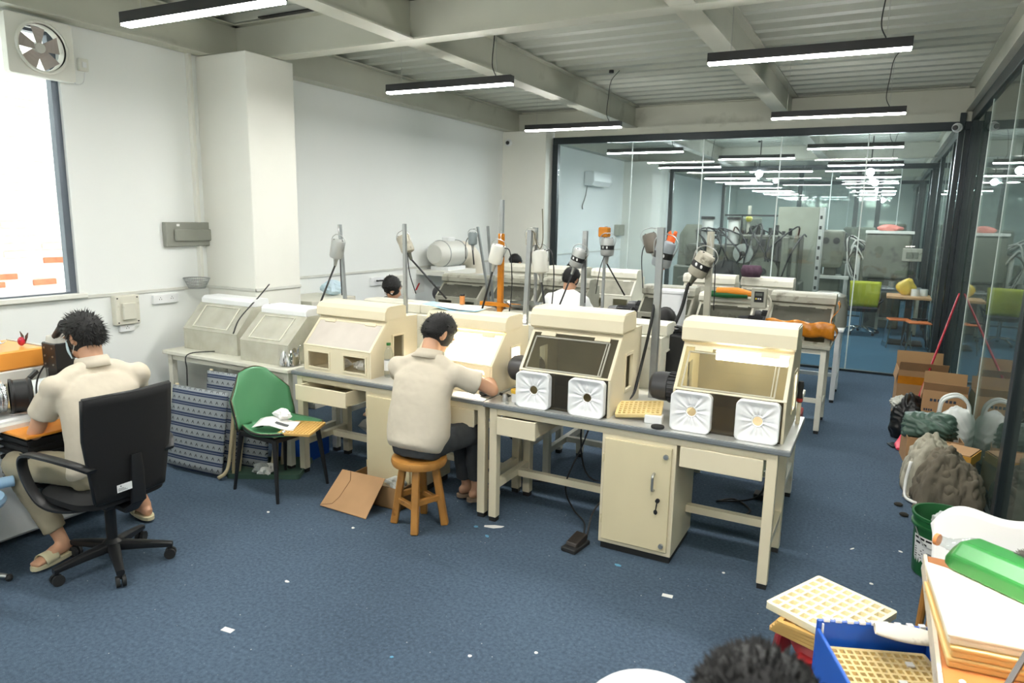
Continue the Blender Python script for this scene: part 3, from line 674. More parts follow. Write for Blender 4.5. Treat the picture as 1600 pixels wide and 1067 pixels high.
    body = fin(g.build('body', skin, t, smooth=True), min(vox, .0075) if vox < .012 else vox, 2)
    g = torso(G(), .012, -1); g.ball(j['neck']-sp*.035, .082, n=14)
    for S in 'LR':
        sd, el = j['sh'+S], j['el'+S]; e = sd+(el-sd)*sleeve
        dz = V((0, 0, -.022)); pts = [ch*.86+(sd-ch)*.45, sd+dz, sd+(e-sd)*.45+dz*.6, e]; g.tube(pts, [.07, .068, .072, .077], 18); g.ball(sd+dz*.7, .073, n=14); g.tube([j['neck']-sp*.02, j['neck']*.5+sd*.5+dz*.2, sd+dz*1.2], [.070, .060, .060], 16)
    so = fin(g.build('polo_shirt' if shirt is M_shirt else 'shirt', shirt, body, smooth=True), vox, 16)
    tx = bpy.data.textures.new('wrinkle', 'CLOUDS'); tx.noise_scale = .10
    q = so.modifiers.new('w', 'DISPLACE'); q.texture = tx; q.strength = .010; q.mid_level = .5
    # collar
    if shirt is M_shirt:
        cb = j['neck']*.62+(hc-u*.10)*.38; up_ = (hc-cb).normalized(); g = G()
        ring = lambda k, R_, h: [cb+(sx*math.cos(a*PI/12)*R_*1.05+fr*math.sin(a*PI/12)*R_*.98)+up_*(h+(.0 if math.sin(a*PI/12) < 0 else -.02*math.sin(a*PI/12))) for a in range(25)]
        rs_ = [ring(0, .072, -.04), ring(1, .071, .016), ring(2, .078, .018), ring(3, .098, -.045)]
        g.add([v for q in rs_ for v in q], [(i*25+k, i*25+k+1, (i+1)*25+k+1, (i+1)*25+k) for i in range(3) for k in range(24)]); g.build('collar', shirt, so, smooth=True, sol=.004)
    g = G(); hp = (j['hipL']+j['hipR'])/2
    g.loft([(hp-sp*.10, hx*.15, fr*.12, .85), (hp-sp*.03, hx*.185, fr*(.135), .85), (hp+sp*.06, hx*.185, fr*(.135+belly*.5), .85), (hp+sp*.16, hx*.172, fr*(.12+belly*.5), .85)], 22)
    for S in 'LR':
        a, k, n_ = j['hip'+S], j['kn'+S], j['an'+S]; e = k+(n_-k)*.86
        chain(g, [a, (a+k)/2, k], [.10, .088, .074], 16); g.tube(curve([k, k*.6+e*.4, e], 4), [.074]+[.07]*3+[.066]*3+[.064, .062], 16)
    tr = fin(g.build('trousers', trous, body, smooth=True), vox, 5)
    q = tr.modifiers.new('w', 'DISPLACE'); q.texture = tx; q.strength = .02; q.mid_level = .5
    if shoe:
        for S in 'LR':
            an, to = j['an'+S], j['to'+S]; fd = to-an; fd.z = 0; fd.normalize(); s2 = fd.cross(V((0, 0, 1))); z = to.z-.012
            g = G().loft([(V((an.x, an.y, z+k))+fd*.06, s2*.046, fd*.135, .8) for k in (0, .022)], 20)
            o = g.build('slipper', shoe, body, smooth='auto')
            g = G().grid(9, 5, lambda a, b: V((an.x, an.y, z+.02))+fd*(.06+.08*b)+s2*math.cos(PI*a)*.047+V((0, 0, 1))*math.sin(PI*a)*.05); g.build('slipper_strap', shoe, o, smooth=True, sol=.005)
    if hair: hair_mesh(hc, f, u, r, size*1.02, n=hn, spike=spike, bald=bald, seed=seed).build('hair', M_hair, body, smooth=True)
    for s in (-1, 1):
        G().ball(hc+r*s*.032*size+f*.087*size+u*.004*size, .011*size, n=10).build('eye', mat('eye white', '#e8e4de', .2), body, smooth=True)
        G().ball(hc+r*s*.032*size+f*.0955*size+u*.004*size, .0045*size, n=8).build('iris', mat('dark iris', '#1c120d', .2), body, smooth=True)
    G().ball(hc-u*.062*size+f*.094*size, .023*size, .006, .006, T=Matrix((r, f, u)).transposed(), n=10).build('lips', mat('lips', '#a8625a', .5), body, smooth=True)
    if mask:
        mm = mat('pale blue surgical mask', '#bcd3da', .8)
        def mf(a, b):
            th = -1.15+2.3*a; z = .012-.115*b; rr = .088+.028*math.sin(PI*b)*math.cos(th)
            return hc+r*(math.sin(th)*.082)+f*(math.cos(th)*rr*1.15+.005)+u*(z-.02*(1-math.cos(th)))
        o = G().grid(15, 9, mf).build('face_mask', mm, body, smooth=True, sol=.002)
        for s in (-1, 1):
            G().tube(curve([hc+r*s*.078+f*.045-u*.01, hc+r*s*.085+f*.01+u*.01, hc+r*s*.088-f*.02+u*.015, hc+r*s*.088-f*.032-u*.02, hc+r*s*.083-f*.01-u*.05, hc+r*s*.07+f*.04-u*.085]), .0018, 6).build('ear_loop', M_wplast, o)
    return t
def seated(x, y, h, zs=.47, lean=.06, nod=.3, arms=.0, hz=.80):
    """default seated pose; h = heading angle of the facing direction (radians, 0 = +Y)"""
    F = V((-math.sin(h), math.cos(h), 0)); R_ = V((F.y, -F.x, 0)); U = V((0, 0, 1)); P = V((x, y, zs+.07))
    ch = P+F*(lean+.03)+U*.46
    J = dict(pelvis=P, shL=ch-R_*.19, shR=ch+R_*.19, neck=ch+F*.03+U*.07, hipL=P-R_*.09, hipR=P+R_*.09)
    J['head'] = ch+F*(.05+.08*nod)+U*.225-U*.05*nod; J['hf'] = F*math.cos(nod)-U*math.sin(nod); J['hu'] = U*math.cos(nod)+F*math.sin(nod)
    for S, s in (('L', -1), ('R', 1)):
        J['el'+S] = ch+R_*s*.25+F*.12-U*.24; J['wr'+S] = ch+R_*s*.12+F*.34-U*(.46+zs+.07-hz-.06)
        J['kn'+S] = P+F*.42+R_*s*.13; J['an'+S] = V((x, y, .09))+F*.38+R_*s*.14; J['to'+S] = J['an'+S]+F*.1-U*.07
    return J
# man at the microscope, facing the window wall
J = dict(pelvis=(-3.70, 2.16, .57), shL=(-3.84, 2.02, 1.02), shR=(-3.76, 2.44, 1.03), neck=(-3.86, 2.25, 1.09), head=(-3.945, 2.265, 1.25),
         hf=(-.93, -.12, -.36), hu=(-.36, -.0, .93), hipL=(-3.70, 2.06, .56), hipR=(-3.70, 2.26, .56),
         elL=(-3.97, 1.97, .75), wrL=(-4.16, 2.13, .80), elR=(-3.98, 2.52, .80), wrR=(-4.2, 2.36, .83),
         knL=(-4.12, 1.93, .555), knR=(-4.12, 2.45, .53), anL=(-3.93, 2.03, .11), anR=(-4.0, 2.58, .11), toL=(-3.90, 1.90, .028), toR=(-4.1, 2.60, .028))
person('man in a beige polo shirt, khaki trousers and pale face mask bent over the microscope', J, M_shirt, M_khaki, mask=True, size=1.12, shoe=mat('beige slipper foam', '#cfc7a4', .7), seed=3, spike=.032, hn=1500, vox=.008)
# man on the stool
J = dict(pelvis=(-2.48, 3.42, .545), shL=(-2.70, 3.53, 1.00), shR=(-2.285, 3.58, .99), neck=(-2.50, 3.59, 1.065), head=(-2.50, 3.70, 1.205),
         hf=(.26, .70, -.66), hu=(.2, .62, .75), hipL=(-2.57, 3.43, .55), hipR=(-2.38, 3.43, .55),
         elL=(-2.80, 3.70, .88), wrL=(-2.62, 3.93, .89), elR=(-2.10, 3.715, .868), wrR=(-2.26, 3.93, .90), hdR=(-.5, .8, -.1),
         knL=(-2.44, 3.86, .53), knR=(-2.285, 3.82, .54), anL=(-2.42, 3.93, .10), anR=(-2.285, 3.84, .14), toL=(-2.38, 4.0, .03), toR=(-2.23, 3.96, .06))
person('man in a beige polo shirt and charcoal trousers seated on the wooden stool', J, M_shirt, M_char, shoe=mat('brown rubber sandal', '#8a7763', .7), seed=5, belly=.03, sw=1.16, size=1.13, hn=900, vox=.008)
# people of the inner rows
person('man with short black hair, head bowed, behind the first two cream hoods', seated(-4.24, 5.62, PI+.2, zs=.55, nod=.75, lean=.10), mat('grey T-shirt', '#8d8f8c', .9), M_char, vox=.014, seed=8)
person('man in a white T-shirt seen from behind between the hanging motors', seated(-2.80, 6.36, -.1, zs=.62, nod=.35), M_white, M_char, vox=.014, seed=9)
person('man with black hair whose head shows just above the man in the white T-shirt', seated(-3.9, 9.35, PI, zs=.5, nod=.4), mat('dark blue T-shirt', '#39424f', .9), M_char, vox=.016, seed=10)
person('black-haired head above the grey hoods, right of the orange wrapped pole', seated(-4.8, 9.4, PI*.9, zs=.58, nod=.5), mat('dark T-shirt', '#2f3133', .9), M_char, vox=.016, seed=11)
person('man with thinning hair and black T-shirt bowed behind the dark-windowed hood', seated(-1.52, 5.58, PI+.25, zs=.46, nod=.8, lean=.12), mat('black T-shirt', '#1d1e20', .9), M_char, vox=.014, seed=12, bald=1)
# seats under them
def simple_stool(x, y, h, label, m=M_wplast):
    t = thing('stool', label, 'stool', (x, y, 0), 0, 'stools of the inner rows')
    G().lathe([(.15, h-.03), (.17, h-.02), (.17, h-.005), (.16, h)], n=20).build('seat', m, t, smooth='auto')
    for k in range(4):
        a = PI/4+k*PI/2; G().bar((.1*math.cos(a), .1*math.sin(a), h-.03), (.16*math.cos(a), .16*math.sin(a), 0), .03).build('leg', m, t)
for q, l in (((-4.24, 5.62, .52), 'stool under the man behind the first two cream hoods'), ((-2.80, 6.36, .59), 'stool under the man in the white T-shirt'),
             ((-3.9, 9.35, .47), 'stool of the man behind the last row'), ((-4.8, 9.4, .55), 'stool by the far left wall'), ((-1.52, 5.58, .43), 'stool of the man in the black T-shirt')):
    simple_stool(*q, l)
# head of the person in the foreground, seated just below the camera
J = seated(-.07, .74, .35, zs=.52, nod=.12, lean=.02, hz=.86)
J['head'] = V((-.070, .80, 1.308)); J['neck'] = V((-.073, .775, 1.135))
person('head of black hair of a person sitting closest to the camera', J, M_white, M_char, vox=.012, seed=20, hn=2600, spike=.014, size=1.08)
simple_stool(-.07, .74, .49, 'stool under the person closest to the camera')

# ------------------------------------------------------------ office chair
t = thing('office_chair', 'black swivel office chair with curved plastic armrests under the man at the microscope', 'chair', (-3.62, 2.13, 0), 0)
for k in range(5):
    a = math.radians(-26+72*k); u = V((math.cos(a), math.sin(a), 0))
    G().loft([(u*.03+V((0, 0, .115)), V((-u.y, u.x, 0))*.033, V((0, 0, .028)), .6), (u*.17+V((0, 0, .10)), V((-u.y, u.x, 0))*.026, V((0, 0, .022)), .6), (u*.30+V((0, 0, .082)), V((-u.y, u.x, 0))*.02, V((0, 0, .015)), .6)], 12).build('base_arm', M_black, t, smooth='auto')
    n_ = V((-u.y, u.x, 0)); c = u*.285+V((0, 0, .03)); o = G()
    for s in (-1, 1): o.cyl(c+n_*s*.006, c+n_*s*.024, .03, n=16)
    o = o.build('caster', M_rub, t, smooth='auto'); G().cyl(c+V((0, 0, .015)), c+V((0, 0, .06)), .012, n=10).build('caster_stem', M_black, o)
G().lathe([(.05, .09), (.05, .14), (.028, .16), (.028, .38), (.04, .385)], n=18).build('gas_lift', M_black, t, smooth='auto')
G().box(-.13, .13, -.1, .1, .375, .415).build('seat_mechanism', M_black, t, bev=.01)
G().loft([((-.03, 0, .41), (.20, 0, 0), (0, .21, 0), .55), ((-.03, 0, .43), (.24, 0, 0), (0, .245, 0), .5), ((-.03, 0, .465), (.245, 0, 0), (0, .25, 0), .5), ((-.03, 0, .48), (.22, 0, 0), (0, .22, 0), .55)], 32).build('seat', M_blackm, t, smooth='auto')
def cb(a, b):
    y = -.235+.47*a; z = .47+.56*b; y *= (.80+.2*min(1, b*1.6)); return V((.225+.055*b-.10*(y/.24)**2*.35+.0*math.sin(PI*b), y, z))
bk_ = G().grid(15, 15, cb).build('backrest', M_blackm, t, smooth=True, sol=.03)
g = G().tube([cb(0, 1)+V((0, 0, .0)), cb(.5, 1), cb(1, 1)], .012, 8); g.tube([cb(0, k/8) for k in range(9)], .012, 8); g.tube([cb(1, k/8) for k in range(9)], .012, 8); g.tube([cb(0, 0), cb(.5, 0), cb(1, 0)], .014, 8)
g.build('backrest_rim', M_black, bk_, smooth=True)
sp_ = G().loft([(V((.0, 0, .40)), V((0, .05, 0)), V((0, 0, .02)), .5), (V((.20, 0, .38)), V((0, .045, 0)), V((0, 0, .02)), .5), (V((.265, 0, .43)), V((0, .04, 0)), V((.016, 0, .01)), .5), (V((.275, 0, .60)), V((0, .035, 0)), V((.014, 0, 0)), .5), (V((.275, 0, .70)), V((0, .028, 0)), V((.008, 0, 0)), .5)], 16).build('back_support', M_black, t, smooth='auto')
for s in (-1, 1):
    pts = curve([(.245, s*.215, .66), (.16, s*.27, .70), (.0, s*.30, .715), (-.17, s*.30, .70), (-.235, s*.295, .64), (-.20, s*.29, .53), (-.12, s*.27, .43), (.0, s*.22, .40), (.08, s*.1, .395)], 5)
    S = []
    for i, p in enumerate(pts):
        tt = (pts[min(i+1, len(pts)-1)]-pts[max(i-1, 0)]).normalized(); sd = V((0, 1, 0)); nn_ = tt.cross(sd).normalized(); S.append((p, sd*.027, nn_*.011, .6))
    G().loft(S, 12).build('armrest', M_black, t, smooth='auto')
lb = G().box(.2995, .3005, -.13, -.05, .53, .57).build('care_label', M_wplast, t); 
g = G()
for k in range(3): g.box(.3007, .3010, -.125, -.075-.01*k, .537+.006*k, .539+.006*k)
g.add([(.301, -.115, .558), (.301, -.105, .558), (.301, -.11, .566)], [(0, 1, 2)]); g.build('label_print', M_black, lb)

# ------------------------------------------------------------ wooden stool
t = thing('wooden_stool', 'round wooden four-legged stool under the man in charcoal trousers', 'stool', (-2.46, 3.42, 0), -.35)
G().lathe([(.145, .40), (.17, .41), (.178, .435), (.172, .455), (.15, .46), (.0, .452)], n=32).build('seat', M_wood, t, smooth='auto')
for k in range(4):
    a = PI/4+k*PI/2; c, s_ = math.cos(a), math.sin(a)
    G().bar((.10*c, .10*s_, .405), (.165*c, .165*s_, 0), .047, .047, up=(-s_, c, 0)).build('leg', M_wood, t, bev=.006)
for k in range(4):
    a, b = PI/4+k*PI/2, PI/4+(k+1)*PI/2; z = .16+(.03 if k % 2 else 0); G().bar((.135*math.cos(a), .135*math.sin(a), z), (.135*math.cos(b), .135*math.sin(b), z), .03, .035).build('rung', M_wood, t, bev=.003)

# ------------------------------------------------------------ green chair
t = thing('green_chair', 'green leatherette chair with black legs and brass studs, papers on its seat', 'chair', (-3.70, 3.42, 0), math.radians(86))
def shell(a, b):
    # b 0..1 from seat front to top of back; a across; local front = -Y
    s = a*2-1
    if b < .45:
        q = b/.45; y = -.26+.42*q; z = .455-.02*math.sin(PI*q)+(.03*s*s); hw = .20+.045*math.sin(PI*min(1, q+.1)); hw = hw*(1-.12*(1-q)**3)
    else:
        q = (b-.45)/.55; y = .16+.03*math.sin(PI/2*q)+.07*q; z = .455+.05*q+.31*q**1.05+.06*math.sin(PI*q)*.3; hw = .25-.30*max(0, q-.55)
        z += .035*(1-s*s)*q-.07*(1-q)*0
        if q < .35: y -= .05*(s*s)*(1-q/.35)*.7
        y -= .055*s*s*math.sin(PI*min(1, q*.9+.1))
    if b < .45: z += .0
    return V((s*hw, y, z))
sh_ = G().grid(21, 33, shell).build('seat_shell', M_green, t, smooth=True, sol=.028)
edge = [shell(0, b/40) for b in range(41)]+[shell(a/12, 1) for a in range(1, 12)]+[shell(1, b/40) for b in range(40, -1, -1)]+[shell(a/12, 0) for a in range(11, 0, -1)]
G().tube(edge+[edge[0]], .008, 6).build('dark_piping', M_black, sh_, smooth=True)
g = G()
for i in range(0, len(edge)):
    for q in (0, .5):
        p = edge[i]*(1-q)+edge[(i+1) % len(edge)]*q; g.ball(p+V((0, -.006, .008)), .004, n=6)
o = g.build('stud_trim', mat('brass stud', '#9c8e6c', .3, .9), sh_); o['kind'] = 'stuff'
g = G().bar((-.19, -.2, .425), (.19, -.2, .425), .03); g.bar((-.19, .15, .425), (.19, .15, .425), .03)
for s in (-1, 1): g.bar((s*.19, -.2, .425), (s*.19, .16, .425), .03)
g.build('seat_frame', M_black, t)
for sx_ in (-1, 1):
    for (y0, y1) in ((-.2, -.25), (.15, .21)):
        G().tube([(sx_*.19, y0, .43), (sx_*.225, y1, .0)], [.019, .011], 10).build('leg', M_black, t, smooth='auto')

# ------------------------------------------------------------ poles and hanging shaft motors
def pole(label, p0, p1, w_=.025, m=M_galv, square=True, clamp=True, wrap=None, group='steel tube poles'):
    t = thing('support_pole', label, 'pole', p0, 0, group); d = V(p1)-V(p0)
    (G().bar((0, 0, 0), d, w_) if square else G().cyl((0, 0, 0), d, w_/2, n=12)).build('tube', m, t, smooth=False)
    if clamp: G().bar((-.035, -.035, .0), (.035, -.035, .0), .03, .05).build('clamp', M_steel, t)
    if wrap:
        a, b = wrap; G().bar(d*a, d*b, w_*1.5, w_*1.35).build('tape_wrap', M_tape, t, bev=.006)
    return t
def hang_motor(label, c, tilt, s=1., m=M_silver, hook=None, end=None, endpts=None, band=True, cord=None, shaftr=.008, hanger=True, group='hanging flexible-shaft motors'):
    """tilt: vector from the motor top to its nozzle"""
    d = V(tilt).normalized(); t = thing('shaft_motor', label, 'motor', c, 0, group); R_, L = .058*s, .15*s
    T = V((0, 0, -1)).rotation_difference(d).to_matrix().to_4x4()
    g = G().lathe([(R_*.55, L*.56), (R_*.9, L*.52), (R_, L*.44), (R_, -L*.36), (R_*.9, -L*.46), (R_*.35, -L*.54)][::-1], n=22, T=T)
    b = g.build('shell', m, t, smooth='auto')
    g = G()
    for k in range(3):
        a = k*2.1; g.cyl(T @ V((R_*.7*math.cos(a), R_*.7*math.sin(a), L*.53)), T @ V((R_*.7*math.cos(a), R_*.7*math.sin(a), L*.57)), .006*s, n=8)
    g.build('screws', M_black, b)
    if band:
        G().lathe([(R_*1.01, -.02*s), (R_*1.012, .018*s)], n=22, T=T, cap=False).build('dark_band', M_black, b)
        for a in (-1.9, -1.3): 
            u = V((math.cos(a), math.sin(a), 0)); q = T @ (u*R_*1.02); G().ball(q, .008*s, .008*s, .012*s, n=8).build('badge', M_wplast, b)
    g = G().lathe([(.012*s, -L*.5), (.022*s, -L*.52), (.016*s, -L*.7), (.012*s, -L*.95)][::-1], n=14, T=T); g.build('nozzle', M_steel if m is not M_dirty else M_mach, t, smooth='auto')
    if hanger:
        hk = V(hook)-V(c) if hook else V((0, 0, .16*s)); sd = (T.to_3x3() @ V((1, 0, 0)))
        g = G().tube(curve([sd*R_*1.05-d*-.0, sd*R_*1.25-d*L*.5, sd*R_*.7-d*L*.78, -d*L*.82, -sd*R_*.7-d*L*.78, -sd*R_*1.25-d*L*.5, -sd*R_*1.05], 5), .0035*s, 6)
        g.tube([-d*L*.82, hk], .003, 6); g.build('wire_hanger', M_steel, t, smooth=True)
    st = d*L*.92
    if endpts: pts = curve([st]+[V(p)-V(c) for p in endpts], 8)
    else: pts = [st, V(end)-V(c)]
    G().tube(pts, shaftr, 8).build('flexible_shaft', M_cable, t, smooth=True)
    if cord:
        G().tube(curve([T @ V((R_*.8, 0, L*.5))]+[V(p)-V(c) for p in cord], 6), .0045, 6).build('power_cord', M_cable, t, smooth=True)
    return t
pole('bare grey pole nearest the white column, behind the empty-windowed cream hood', (-3.99, 4.52, .79), (-4.06, 4.52, 1.87))
hang_motor('grey motor on the pole nearest the white column, its shaft running down left', (-4.02, 4.44, 1.665), (-.22, 0, -1), hook=(-4.06, 4.5, 1.87), end=(-3.95, 4.15, 1.25), band=False, cord=[(-3.99, 4.44, 1.6), (-4.0, 4.46, 1.28)])
pole('grey pole second from the white column, rising behind the hood seam', (-3.36, 4.5, .79), (-3.37, 4.5, 1.89))
hang_motor('dusty grey motor on the second pole, tilted with its shaft running down right', (-3.62, 4.85, 1.71), (.42, 0, -.9), m=M_dirty, hook=(-3.5, 4.7, 1.86), end=(-3.2, 4.85, 1.27), band=False, cord=[(-3.55, 4.8, 1.5), (-3.48, 4.8, 1.3)])
pole('thin grey pole leaning left, left one of the crossing pair beyond the duct fan', (-3.86, 6.78, .84), (-3.95, 6.6, 1.85), .022)
pole('thin grey pole leaning right, right one of the crossing pair beyond the duct fan', (-3.84, 6.8, .84), (-3.82, 6.6, 1.86), .022)
hang_motor('small grey motor on the left pole of the crossing pair', (-3.95, 6.5, 1.72), (0, 0, -1), s=.85, m=mat('blue grey shell', '#7c8688', .45), hook=(-3.95, 6.6, 1.84), end=(-3.93, 6.5, 1.44), band=False, cord=[(-4.03, 6.5, 1.7), (-4.04, 6.5, 1.5)])
pole('tall pole wrapped in orange tape, highest of all the poles', (-2.69, 4.86, .79), (-2.685, 4.86, 2.09), .03, wrap=(.02, .80))
bx('pole_crossbar', -.16, .20, -.05, -.02, .46, .49, M_tape, [o for o in bpy.data.objects if o.name.startswith('support_pole') and 'orange tape' in o.get('label', '')][0])
hang_motor('light grey motor in front of the orange wrapped pole, its shaft running down left', (-2.67, 4.76, 1.665), (-.28, 0, -1), s=.98, m=M_instr, hook=(-2.68, 4.84, 1.85), end=(-2.80, 4.76, 1.22), band=False, cord=[(-2.55, 4.76, 1.68), (-2.53, 4.76, 1.4), (-2.53, 4.7, 1.15)])
pole('pale square pole left of the wide black-windowed hood, reaching down to the worktop', (-2.25, 4.42, .80), (-2.225, 4.45, 1.87), .032)
pole('short thin pole just behind the pale square pole', (-2.44, 5.0, .79), (-2.445, 5.0, 1.88), .02)
hang_motor('small dusty motor half hidden behind the pale square pole', (-2.46, 4.93, 1.79), (0, 0, -1), s=.7, m=M_dirty, hook=(-2.45, 5.0, 1.88), end=(-2.46, 4.93, 1.4), band=False)
hang_motor('light grey motor on a looped cord, in front of the white-shirted man', (-2.155, 4.48, 1.645), (.1, 0, -1), s=1.02, m=M_instr, hook=(-2.16, 4.45, 1.78), end=(-2.06, 4.4, 1.27), band=False, cord=[(-2.06, 4.46, 1.72), (-2.035, 4.46, 1.55), (-2.03, 4.42, 1.3)])
o = G().tube(curve([(-2.225, 4.45, 1.84), (-2.2, 4.45, 1.86), (-2.18, 4.46, 1.78), (-2.15, 4.46, 1.74), (-2.13, 4.46, 1.80), (-2.135, 4.46, 1.95), (-2.14, 4.46, 2.02)]), .004, 6).build('hanging_cord', mat('olive cord', '#6f6b58', .6)); tag(o, 'looped olive cord sticking up above the looped motor by the pale square pole', 'cord')
pole('square grey pole between the white-shirted man and the orange-capped pole', (-2.38, 5.86, .0), (-2.39, 5.9, 1.85), .04, clamp=False)
hang_motor('banded silver motor on the square pole right of the white-shirted man, shaft running down left', (-2.43, 5.84, 1.60), (-.38, 0, -1), s=1.08, hook=(-2.39, 5.88, 1.78), end=(-2.56, 5.75, 1.17), cord=[(-2.36, 5.85, 1.5), (-2.35, 5.85, 1.2)])
pole('slender grey pole with an orange block near its top', (-2.51, 6.72, .84), (-2.49, 6.7, 1.89), .025)
o = bx('orange_block', -2.55, -2.45, 6.63, 6.73, 1.78, 1.88, M_tape, bev=.01); tag(o, 'orange tape-wrapped block strapped to the top of the slender pole', 'block')
hang_motor('banded silver motor under the orange block, two black shafts below it', (-2.44, 6.62, 1.68), (0, 0, -1), s=1.15, hook=(-2.48, 6.66, 1.8), end=(-2.27, 6.72, 1.2), cord=[(-2.50, 6.62, 1.5), (-2.56, 6.66, 1.2)])
pole('thick pale pole rising right beside the wide black-windowed hood', (-1.25, 4.36, .80), (-1.25, 4.36, 1.91), .042, clamp=False)
hang_motor('blue grey banded motor on the thick pale pole, shaft curving down to the hood side', (-1.245, 4.42, 1.735), (-.22, 0, -1), s=1.08, m=mat('blue grey cast shell', '#8d949a', .38, .2), hook=(-1.25, 4.38, 1.9), endpts=[(-1.27, 4.38, 1.5), (-1.27, 4.30, 1.28), (-1.30, 4.24, 1.02), (-1.315, 4.18, .87), (-1.33, 4.10, .83)], shaftr=.010)
hang_motor('dark small motor left of the thick pale pole with an orange rag', (-1.67, 5.55, 1.77), (.3, 0, -1), s=1.0, m=mat('brown grey shell', '#5f5a52', .6), hook=(-1.6, 5.6, 1.9), end=(-1.62, 5.55, 1.62), cord=[(-1.74, 5.55, 1.7), (-1.72, 5.55, 1.4)], band=False)
o = G().grid(6, 10, lambda a, b: V((-1.52+a*.07-b*.06, 5.5+.02*math.sin(a*7+b*5), 1.86-.28*b+.02*math.sin(a*9)))).build('orange_rag', mat('orange rag', '#d9622c', .8), smooth=True, sol=.004); tag(o, 'orange rag hanging behind the thick pale pole', 'rag')
pole('dusty square pole behind the lit cream hood', (-1.12, 5.3, .0), (-1.14, 5.3, 1.88), .045, m=M_grey, clamp=False)
hang_motor('heavily dusted motor on the pole behind the lit cream hood, thick black shaft below', (-1.185, 5.24, 1.63), (-.5, 0, -1), s=1.2, m=M_dirty, hook=(-1.14, 5.28, 1.86), endpts=[(-1.27, 5.22, 1.47), (-1.30, 5.2, 1.3), (-1.345, 5.15, 1.15)], shaftr=.014, band=True, cord=[(-1.08, 5.24, 1.6), (-1.07, 5.24, 1.3)])

# ------------------------------------------------------------ wall fittings
t = thing('extractor_fan', 'white square extractor fan with visible blades set in the top corner of the window', 'fan', (XW+.10, 2.985, 3.075))
G().plate([rrect(-.225, .225, -.2, .2, .02), [(.155*math.cos(2*PI*k/32), .155*math.sin(2*PI*k/32)) for k in range(32)]], lambda u, v, w_: V((w_, u, v)), -.07, .0).build('housing', M_wall2, t, bev=.004)
G().lathe([(.158, 0), (.175, .0), (.180, .018), (.170, .026), (.158, .02)], n=36, T=Matrix.Rotation(PI/2, 4, 'Y'), cap=False).build('rim', M_wall2, t, smooth='auto')
hb = G().cyl((-.05, 0, 0), (-.01, 0, 0), .035, n=18).build('hub', M_instr, t, smooth='auto')
for k in range(5):
    a = 2*PI*k/5+.3; u = V((0, math.cos(a), math.sin(a))); n_ = V((0, -u.z, u.y))
    G().grid(2, 5, lambda p, q: V((-.03, 0, 0))+u*(.03+.11*q)+n_*((p-.5)*(.05+.06*q))+V((1, 0, 0))*((p-.5)*.035)).build('fan_blade', mat('translucent brown blade', '#b3a9a4', .4), hb, sol=.003)
for k in range(4): G().box(-.10, -.075, -.2, .2, -.16+k*.1, -.155+k*.1).build('louvre', M_wplast, t)
o = thing('junction_box', 'small white switch box right of the extractor fan', 'box', (XW, 3.32, 3.03)); bx('box_body', 0, .035, -.035, .035, -.045, .045, M_wall2, o, bev=.004); bx('rocker', .035, .04, -.015, .015, -.02, .02, M_wplast, o)
o = G().tube(curve([(XW+.06, 3.2, 2.92), (XW+.03, 3.25, 2.88), (XW+.02, 3.31, 2.90), (XW+.02, 3.33, 2.98)]), .004, 6).build('power_cable', M_wplast); tag(o, 'thin white cord looping from the extractor fan to its switch box', 'cord')
t = thing('breaker_panel', 'grey metal breaker panel mounted on the wall left of the column', 'electrical panel', (XW, 4.14, 1.755))
bx('panel_box', 0, .05, -.245, .235, -.105, .105, mat('grey panel enamel', '#8e9087', .4), t, bev=.004); bx('cover_flap', .05, .075, -.17, .225, -.06, .045, mat('grey panel enamel', '#8e9087', .4), t, bev=.01)
bx('sticker', .0505, .0515, -.14, -.11, .07, .09, M_paper, t)
t = thing('switch_box', 'off-white wall switch box with a hinged square cover under the window corner', 'electrical box', (XW, 3.495, 1.145))
bx('box_body', 0, .06, -.105, .105, -.12, .12, M_offw, t, bev=.008, seg=2) if False else G().box(0, .06, -.105, .105, -.12, .12).build('box_body', M_offw, t, bev=.008, seg=2)
G().box(.06, .085, -.055, .06, -.08, .06).build('cover_flap', M_offw, t, bev=.006)
for a in (-.085, .085):
    for b in (-.1, .1): G().cyl((.06, a, b), (.063, a, b), .006, n=8).build('screw', M_black, t)
def outlet(label, y, z, n=1, h=.075):
    t = thing('wall_outlet', label, 'outlet', (XW, y, z), 0, 'white wall outlets')
    bx('outlet_box', 0, .03, -.06*n, .06*n, -h/2, h/2, M_wplast, t, bev=.003)
    for k in range(n):
        yy = (k-(n-1)/2)*.11
        for dy, dz in ((-.01, 0), (.01, 0), (0, .015)): G().box(.03, .0305, yy+dy-.002, yy+dy+.002, dz-.005, dz+.005).build('socket_slot', M_black, t)
outlet('double white wall outlet between the switch box and the wire bowl', 3.87, 1.20, 2)
outlet('small white outlet just below the wall switch box', 3.5, .99, 1, .055)
outlet('white outlet with a black plug under the rail, left of the second motor pole', 6.75, 1.15, 2, .1)
outlet('white outlet on the wall right of the near column', 5.3, 1.06, 2)
o = bx('wall_box', XW, XW+.08, 6.95, 7.25, .95, 1.2, M_wall2, bev=.004); tag(o, 'plain grey-white metal box on the wall behind the bowed man', 'electrical box')
o = G().tube(curve([(XW+.05, 6.7, 1.16), (XW+.12, 6.85, 1.15), (XW+.14, 6.95, 1.05), (XW+.13, 6.97, .92)]), .01, 8).build('plug_cord', M_cable, smooth=True); tag(o, 'black plug cord bending down from the wall outlet by the plain box', 'cord')
t = thing('wire_bowl', 'dark wire mesh bowl standing on the dado rail beside the column', 'bowl', (-5.36, 4.10, 1.285)); t.scale = (1, 1, .9)
